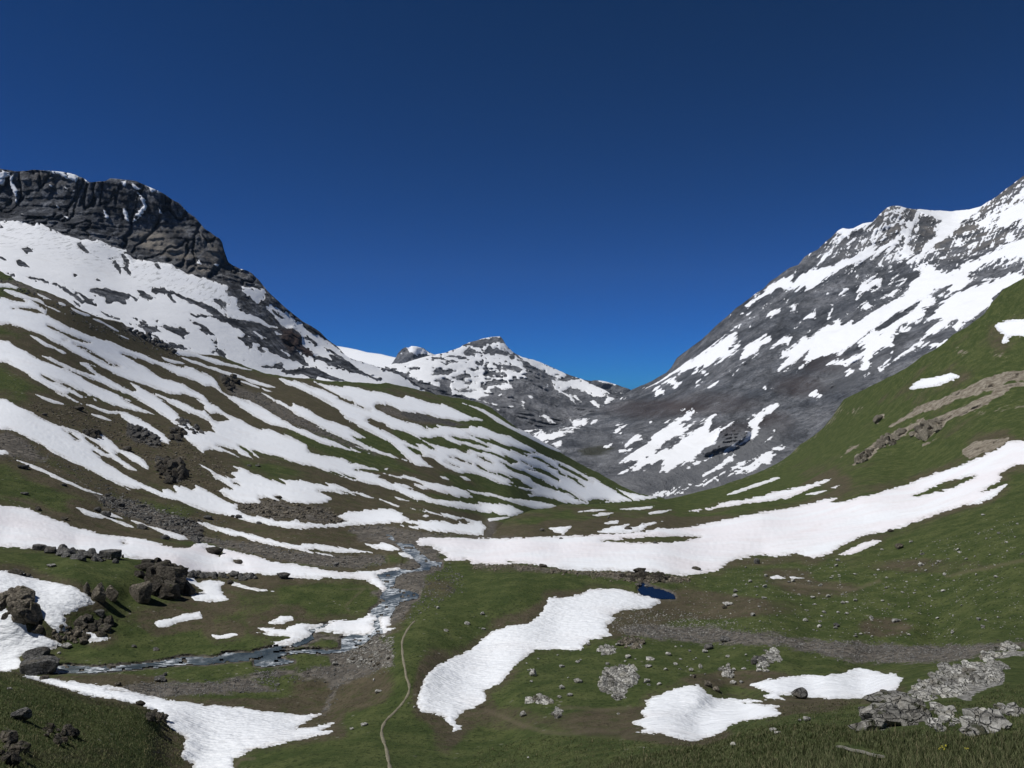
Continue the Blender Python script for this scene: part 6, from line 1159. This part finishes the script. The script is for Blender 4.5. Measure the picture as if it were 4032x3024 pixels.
pebbles("shingle", "grey shingle and wet stones of the braided river bed", "shingle", "F 620,110 800,105 1000,140 1200,170 1480,185 1150,190 1040,220 1180,270 1220,340 1330,440 1340,520 1200,600 1060,690 950,730 870,750 880,790 800,830 900,900 900,1010 820,1050 700,1080 640,1100 560,1130 520,1180 480,1290 420,1310 500,1160 460,1090 300,1100 0,1090 0,1030 300,1030 480,1000 480,930 560,900 700,800 860,690 900,560 820,545 900,380 1000,330 880,200 600,150", 5200, 3, 10, PB_GREY, 2)
pebbles("shingle", "grey stones of the strip between the stream and the left foreground snow", "shingle", "E 1975,1120 1800,1125 1500,1135 1200,1160 1050,1150 930,1120 800,1098 1000,1060 1200,1055 1400,1055 1600,1035 1800,1000 1975,960", 1500, 3, 9, PB_GREY, 3)
pebbles("river_stones", "dark stones standing in the stream", "stones", "F 0,900 200,880 350,860 560,880 620,800 760,780 780,640 850,540 1000,520 1060,560 900,640 830,790 650,900 300,930 0,980 E 1900,830 1700,838 1500,870 1200,880 900,920 600,930 400,940 380,985 700,975 1100,945 1400,925 1700,905 1975,890", 900, 3, 9, PB_BROWN, 14, over_water=True)
pebbles("rubble", "tan rubble of the steep bank between stream and footpath", "rubble", "F 570,930 640,850 780,790 880,830 900,1000 760,1030 600,990", 900, 4, 13, PB_PALE, 4)
pebbles("rubble", "pale stones strewn over the right green slope", "rubble", "G 1060,500 1500,350 H 0,340 600,310 1000,300 1400,150 1782,30 1782,830 1400,850 900,840 500,830 0,780 G 900,760", 1700, 2, 7, PB_PALE, 5)
pebbles("rubble", "dark rubble along the lower edge of the largest snow field", "rubble", "F 1380,350 1782,350 G 250,375 700,400 1000,425 1180,440 1150,480 900,480 700,460 450,430 200,405 0,390 F 1600,400 1400,390", 1300, 4, 13, PB_BROWN, 6)
pebbles("scree", "grey scree between the snow strips on the lower left slope", "scree", "N 1000,1090 1200,1110 1500,1180 1800,1290 2212,1400 2212,1650 2000,1560 1700,1440 1400,1350 1150,1230", 1800, 4, 13, PB_GREY, 7)
pebbles("scree", "grey scree above the river's left bank", "scree", "D 560,830 800,880 1000,950 1200,1000 1400,1020 1600,1060 1900,1090 2100,1080 2100,1140 1900,1160 1700,1150 1500,1110 1300,1065 1100,1015 900,960 700,880", 2600, 3, 11, PB_GREY, 8)
pebbles("rubble", "brown rubble of the stony flat above the river", "rubble", "O 640,1200 800,1180 950,1150 1100,1160 1250,1200 1500,1220 1650,1260 1740,1330 1800,1400 1600,1420 1300,1370 1050,1370 850,1330 700,1280", 1500, 3, 11, PB_BROWN, 9)
pebbles("scree", "grey scree of the gully running down the left hillside", "scree", "O 540,-20 720,-20 930,0 1080,100 1280,220 1500,340 1800,490 2100,620 2212,655 2000,620 1800,555 1550,465 1250,335 1030,215 860,115 760,65 600,20", 2200, 3, 8, PB_GREY, 10)
pebbles("rubble", "stones on the brown turf of the left hillside", "rubble", "N 900,120 1900,400 2212,620 O 300,650 700,900 600,1100 300,1100 N 1900,960 1300,600 1000,420 500,260 200,90", 3000, 3, 10, PB_BROWN, 11)
pebbles("rubble", "stones on the brown ridge turf of the upper left hillside", "rubble", "L 0,230 400,420 800,600 1300,780 1900,1080 M 300,1250 900,1400 1200,1500 600,1400 0,1200 L 1500,1000 900,760 300,500 0,420", 2500, 3, 11, PB_GREY, 15)
pebbles("rubble", "stones on the green lower left slope", "rubble", "N 0,400 500,600 1000,900 1500,1150 O 200,1300 700,1380 400,1440 N 2000,1380 1200,1120 600,900 0,700", 1500, 3, 9, PB_GREY, 12)
pebbles("rubble", "small stones strewn on the brown turf below the gravel bed", "rubble", "G 620,720 900,640 1400,680 1510,760 1300,800 900,820 700,800", 900, 3, 9, PB_PALE, 13)

# ------------------------------------------------------------------ footpath
def path_material():
    n = NT("trodden_earth"); f = n.noise(3.0, 6, .7)
    n.color(n.mix(n.ramp(f, .3, .7), (.14, .128, .088), (.25, .228, .165))); n.normal(n.bump(f, .06)); return n.m
def footpath(label, t, width):
    p = trace(t); seg = np.r_[0, np.cumsum(np.hypot(*np.diff(p, axis=0).T))]
    s = np.arange(0, seg[-1], 5.0)
    # rounded course
    x = np.interp(s, seg, p[:, 0]); y = np.interp(s, seg, p[:, 1])
    k = np.hanning(13); k /= k.sum()
    x = np.convolve(np.pad(x, 6, 'edge'), k, 'valid') + 1.5 * fbm2(s / 40, s * 0, 2, seed=3); y = np.convolve(np.pad(y, 6, 'edge'), k, 'valid')
    B = near_surface(x, y, 'N')
    T = np.gradient(B, axis=0); T /= np.linalg.norm(T, axis=1)[:, None] + 1e-9
    side = np.stack([T[:, 1], -T[:, 0], T[:, 0] * 0], 1); side /= np.linalg.norm(side, axis=1)[:, None]
    w = width * (1 + .7 * fbm2(s / 22, s * 0 + 5, 2, seed=9))
    rows = []
    for u in (-1, -.6, 0, .6, 1):
        Q = B + side * (u * w / 2)[:, None]
        qx, qy = project(Q)
        S = near_surface(qx, qy, 'N')
        S[:, 2] += .13 - .10 * abs(u) ** 2
        rows.append(S)
    P = np.stack(rows, 1)
    return tag(mesh_np("path", P.reshape(-1, 3), grid_faces(*P.shape[:2]), path_material()), label, kind='structure')
footpath("narrow trodden footpath winding down the green rise left of the S shaped snow", TRAILS[0][0], .37)

# ------------------------------------------------------------------ weathered plank
def plank():
    n = NT("weathered_wood"); g = n.noise(9.0, 6, .7, vec=n.scaled((1.0, 1.0, 6.0)))
    n.color(n.mix(n.ramp(g, .3, .7), (.16, .15, .125), (.34, .325, .28))); n.normal(n.bump(g, .02))
    a = base_point(*sheet_xy('H', 600, 1537)[:2]); b = base_point(*sheet_xy('H', 872, 1608)[:2])
    L = np.linalg.norm(b - a); bm_v = []; N = 14
    for i in range(N + 1):
        t = i / N; wv = .02 * math.sin(i * 1.7)
        for (u, v) in ((-.10, -.03), (-.09, .035), (.09, .035), (.10, -.03)):
            bm_v.append((t * L, u + wv * .2, v + .012 * math.sin(i * .9 + u * 9)))
    f = [(i * 4 + j, (i + 1) * 4 + j, (i + 1) * 4 + (j + 1) % 4, i * 4 + (j + 1) % 4) for i in range(N) for j in range(4)]
    f += [(3, 2, 1, 0), (N * 4, N * 4 + 1, N * 4 + 2, N * 4 + 3)]
    o = mesh_np("wooden_plank", np.array(bm_v), np.array(f), n.m, smooth=False)
    d = Vector(b - a); o.rotation_euler = d.to_track_quat('X', 'Z').to_euler(); o.location = Vector(a) + Vector((0, 0, .10))
    tag(o, "weathered grey wooden plank lying in the grass at bottom right", "plank")
plank()

# ------------------------------------------------------------------ tall grass of the near bank
def blades(name, label, n, region, hmin, hmax, seed, straw=.14):
    r = np.random.RandomState(seed); p = extend(trace(region)); lo, hi = p.min(0), p.max(0)
    x = r.uniform(lo[0], hi[0], n * 3); y = r.uniform(lo[1], hi[1], n * 3)
    ok = poly_sdf(p, x, y) > 0
    ok &= SNOWMAP.get(x, y) < -4
    ok &= line_dist(trace('H 600,1537 872,1608'), x, y + 10) > 17
    tuft = fbm2(x / 26.0, y / 14.0, 3, seed=seed) 
    ok &= tuft > r.uniform(-.75, .3, len(x))
    x, y, tuft = x[ok][:n], y[ok][:n], tuft[ok][:n]; n = len(x)
    B = near_surface(x, y, 'N'); D = B[:, 1]
    h = r.uniform(hmin, hmax, n) * (1 + .8 * tuft) * np.where(r.rand(n) < .06, 1.6, 1)
    wd = np.maximum(.005, .00030 * D) * r.uniform(.7, 1.4, n)
    a = r.uniform(0, 6.28, n); lean = r.uniform(.1, .75, n)
    dx, dy = np.cos(a) * lean * h + .18 * h, np.sin(a) * lean * h
    sx = wd[:, None] * np.array([1, 0, 0])
    base = B - np.array([0, 0, .03])
    mid = base + np.stack([dx * .35, dy * .35, h * .6], 1); top = base + np.stack([dx, dy, h], 1)
    V = np.stack([base - sx, base + sx, mid - sx * .7, mid + sx * .7, top], 1)
    F = np.array([[0, 1, 3], [0, 3, 2], [2, 3, 4]])
    F = (F[None] + (np.arange(n) * 5)[:, None, None]).reshape(-1, 3)
    tone = np.repeat(np.clip(r.rand(n) * .75 + .3 * (fbm2(x / 90, y / 50, 2, seed=seed + 2)), 0, 1), 5); st = np.repeat((r.rand(n) < straw).astype(float), 5)
    nt = NT(name + "_blade")
    c = nt.mix(nt.attr("tone"), (.088, .108, .048), (.23, .245, .12)); c = nt.mix(nt.attr("straw"), c, (.27, .24, .14))
    nt.color(c); nt.b.inputs["Roughness"].default_value = .8
    return tag(mesh_np(name, V.reshape(-1, 3), F, nt.m, smooth=False, attrs={'tone': tone, 'straw': st}), label, "grass", kind='stuff')
blades("grass", "tall tussocky green grass of the near bank at bottom right", 70000, "G 300,1659 700,1600 1000,1560 1300,1500 H 100,1400 400,1380 650,1400 750,1430 1100,1430 1400,1470 1782,1440 1782,1659 0,1659", .12, .28, 501)
blades("grass", "short green turf around the right foreground rocks", 45000, "G -500,1659 -200,1560 200,1450 700,1480 1100,1500 1400,1430 H 150,1280 500,1230 750,1230 700,1400 1000,1420 1250,1430 1400,1460 1782,1440 1782,1200 1700,1120 1659,1130 1450,1240 1200,1230 1150,1300 1250,1400 650,1420 100,1440 0,1560", .07, .16, 503, straw=.18)
blades("grass", "short turf of the left foreground knoll", 45000, "E 0,990 100,985 260,1050 480,1120 700,1180 920,1215 1060,1260 1180,1350 1310,1460 1280,1570 1380,1659 0,1659", .08, .22, 505, straw=.14)

# yellow flowers
def flowers(label, sh, cx, cy, w, h, n, seed):
    r = np.random.RandomState(seed); px, py, k = sheet_xy(sh, cx, cy)
    root = bpy.data.objects.new("flower_clump", None); COL.objects.link(root); root.location = base_point(px, py + 6); tag(root, label, "flowers", "yellow flowers")
    nt = NT("yellow_petal"); nt.color(nt.mix(nt.noise(8.0), (.34, .30, .03), (.42, .38, .06)))
    st = NT("flower_stem"); st.color(st.mix(st.noise(5.0), (.05, .08, .02), (.08, .11, .03)))
    v, f = ICO1
    for i in range(n):
        B = base_point(px + r.uniform(-w, w) * k / 2, py + r.uniform(-h, h) * k / 2) - np.array(root.location)
        hh = r.uniform(.20, .30)
        ang = np.arange(6) * math.pi / 3
        ring = np.stack([np.cos(ang) * .004, np.sin(ang) * .004, ang * 0], 1)
        sv = np.vstack([ring + B - [0, 0, .05], ring + B + [0, 0, hh]]); sf = np.array([(j, (j + 1) % 6, 6 + (j + 1) % 6, 6 + j) for j in range(6)])
        mesh_np("stem", sv, sf, st.m, root)
        petal = v * np.array([.024, .024, .012]) * (1 + .25 * np.cos(np.arctan2(v[:, 1], v[:, 0]) * 5))[:, None]
        mesh_np("blossom", petal + B + [0, 0, hh], f, nt.m, root, smooth=False)
flowers("clump of yellow flowers in the tall grass right of the plank", 'H', 1262, 1578, 50, 34, 11, 7)
flowers("smaller sprinkle of yellow flowers further right of the plank", 'H', 1410, 1585, 40, 20, 5, 8)
def haze_box():
    lo = np.array([-9000., -1500., -1200.]); hi = np.array([9000., 13500., 1900.])
    v = np.array([(x, y, z) for x in (lo[0], hi[0]) for y in (lo[1], hi[1]) for z in (lo[2], hi[2])])
    f = np.array([(0, 1, 3, 2), (4, 6, 7, 5), (0, 4, 5, 1), (2, 3, 7, 6), (0, 2, 6, 4), (1, 5, 7, 3)])
    m = bpy.data.materials.new("thin_air"); m.use_nodes = True; t = m.node_tree
    for n in list(t.nodes): t.nodes.remove(n)
    o = t.nodes.new("ShaderNodeOutputMaterial"); p = t.nodes.new("ShaderNodeVolumePrincipled")
    p.inputs["Color"].default_value = (.55, .76, 1.0, 1.0); p.inputs["Density"].default_value = 0.9e-5
    t.links.new(p.outputs[0], o.inputs["Volume"])
    tag(mesh_np("haze", v, f, m, smooth=False), kind='stuff')
haze_box()
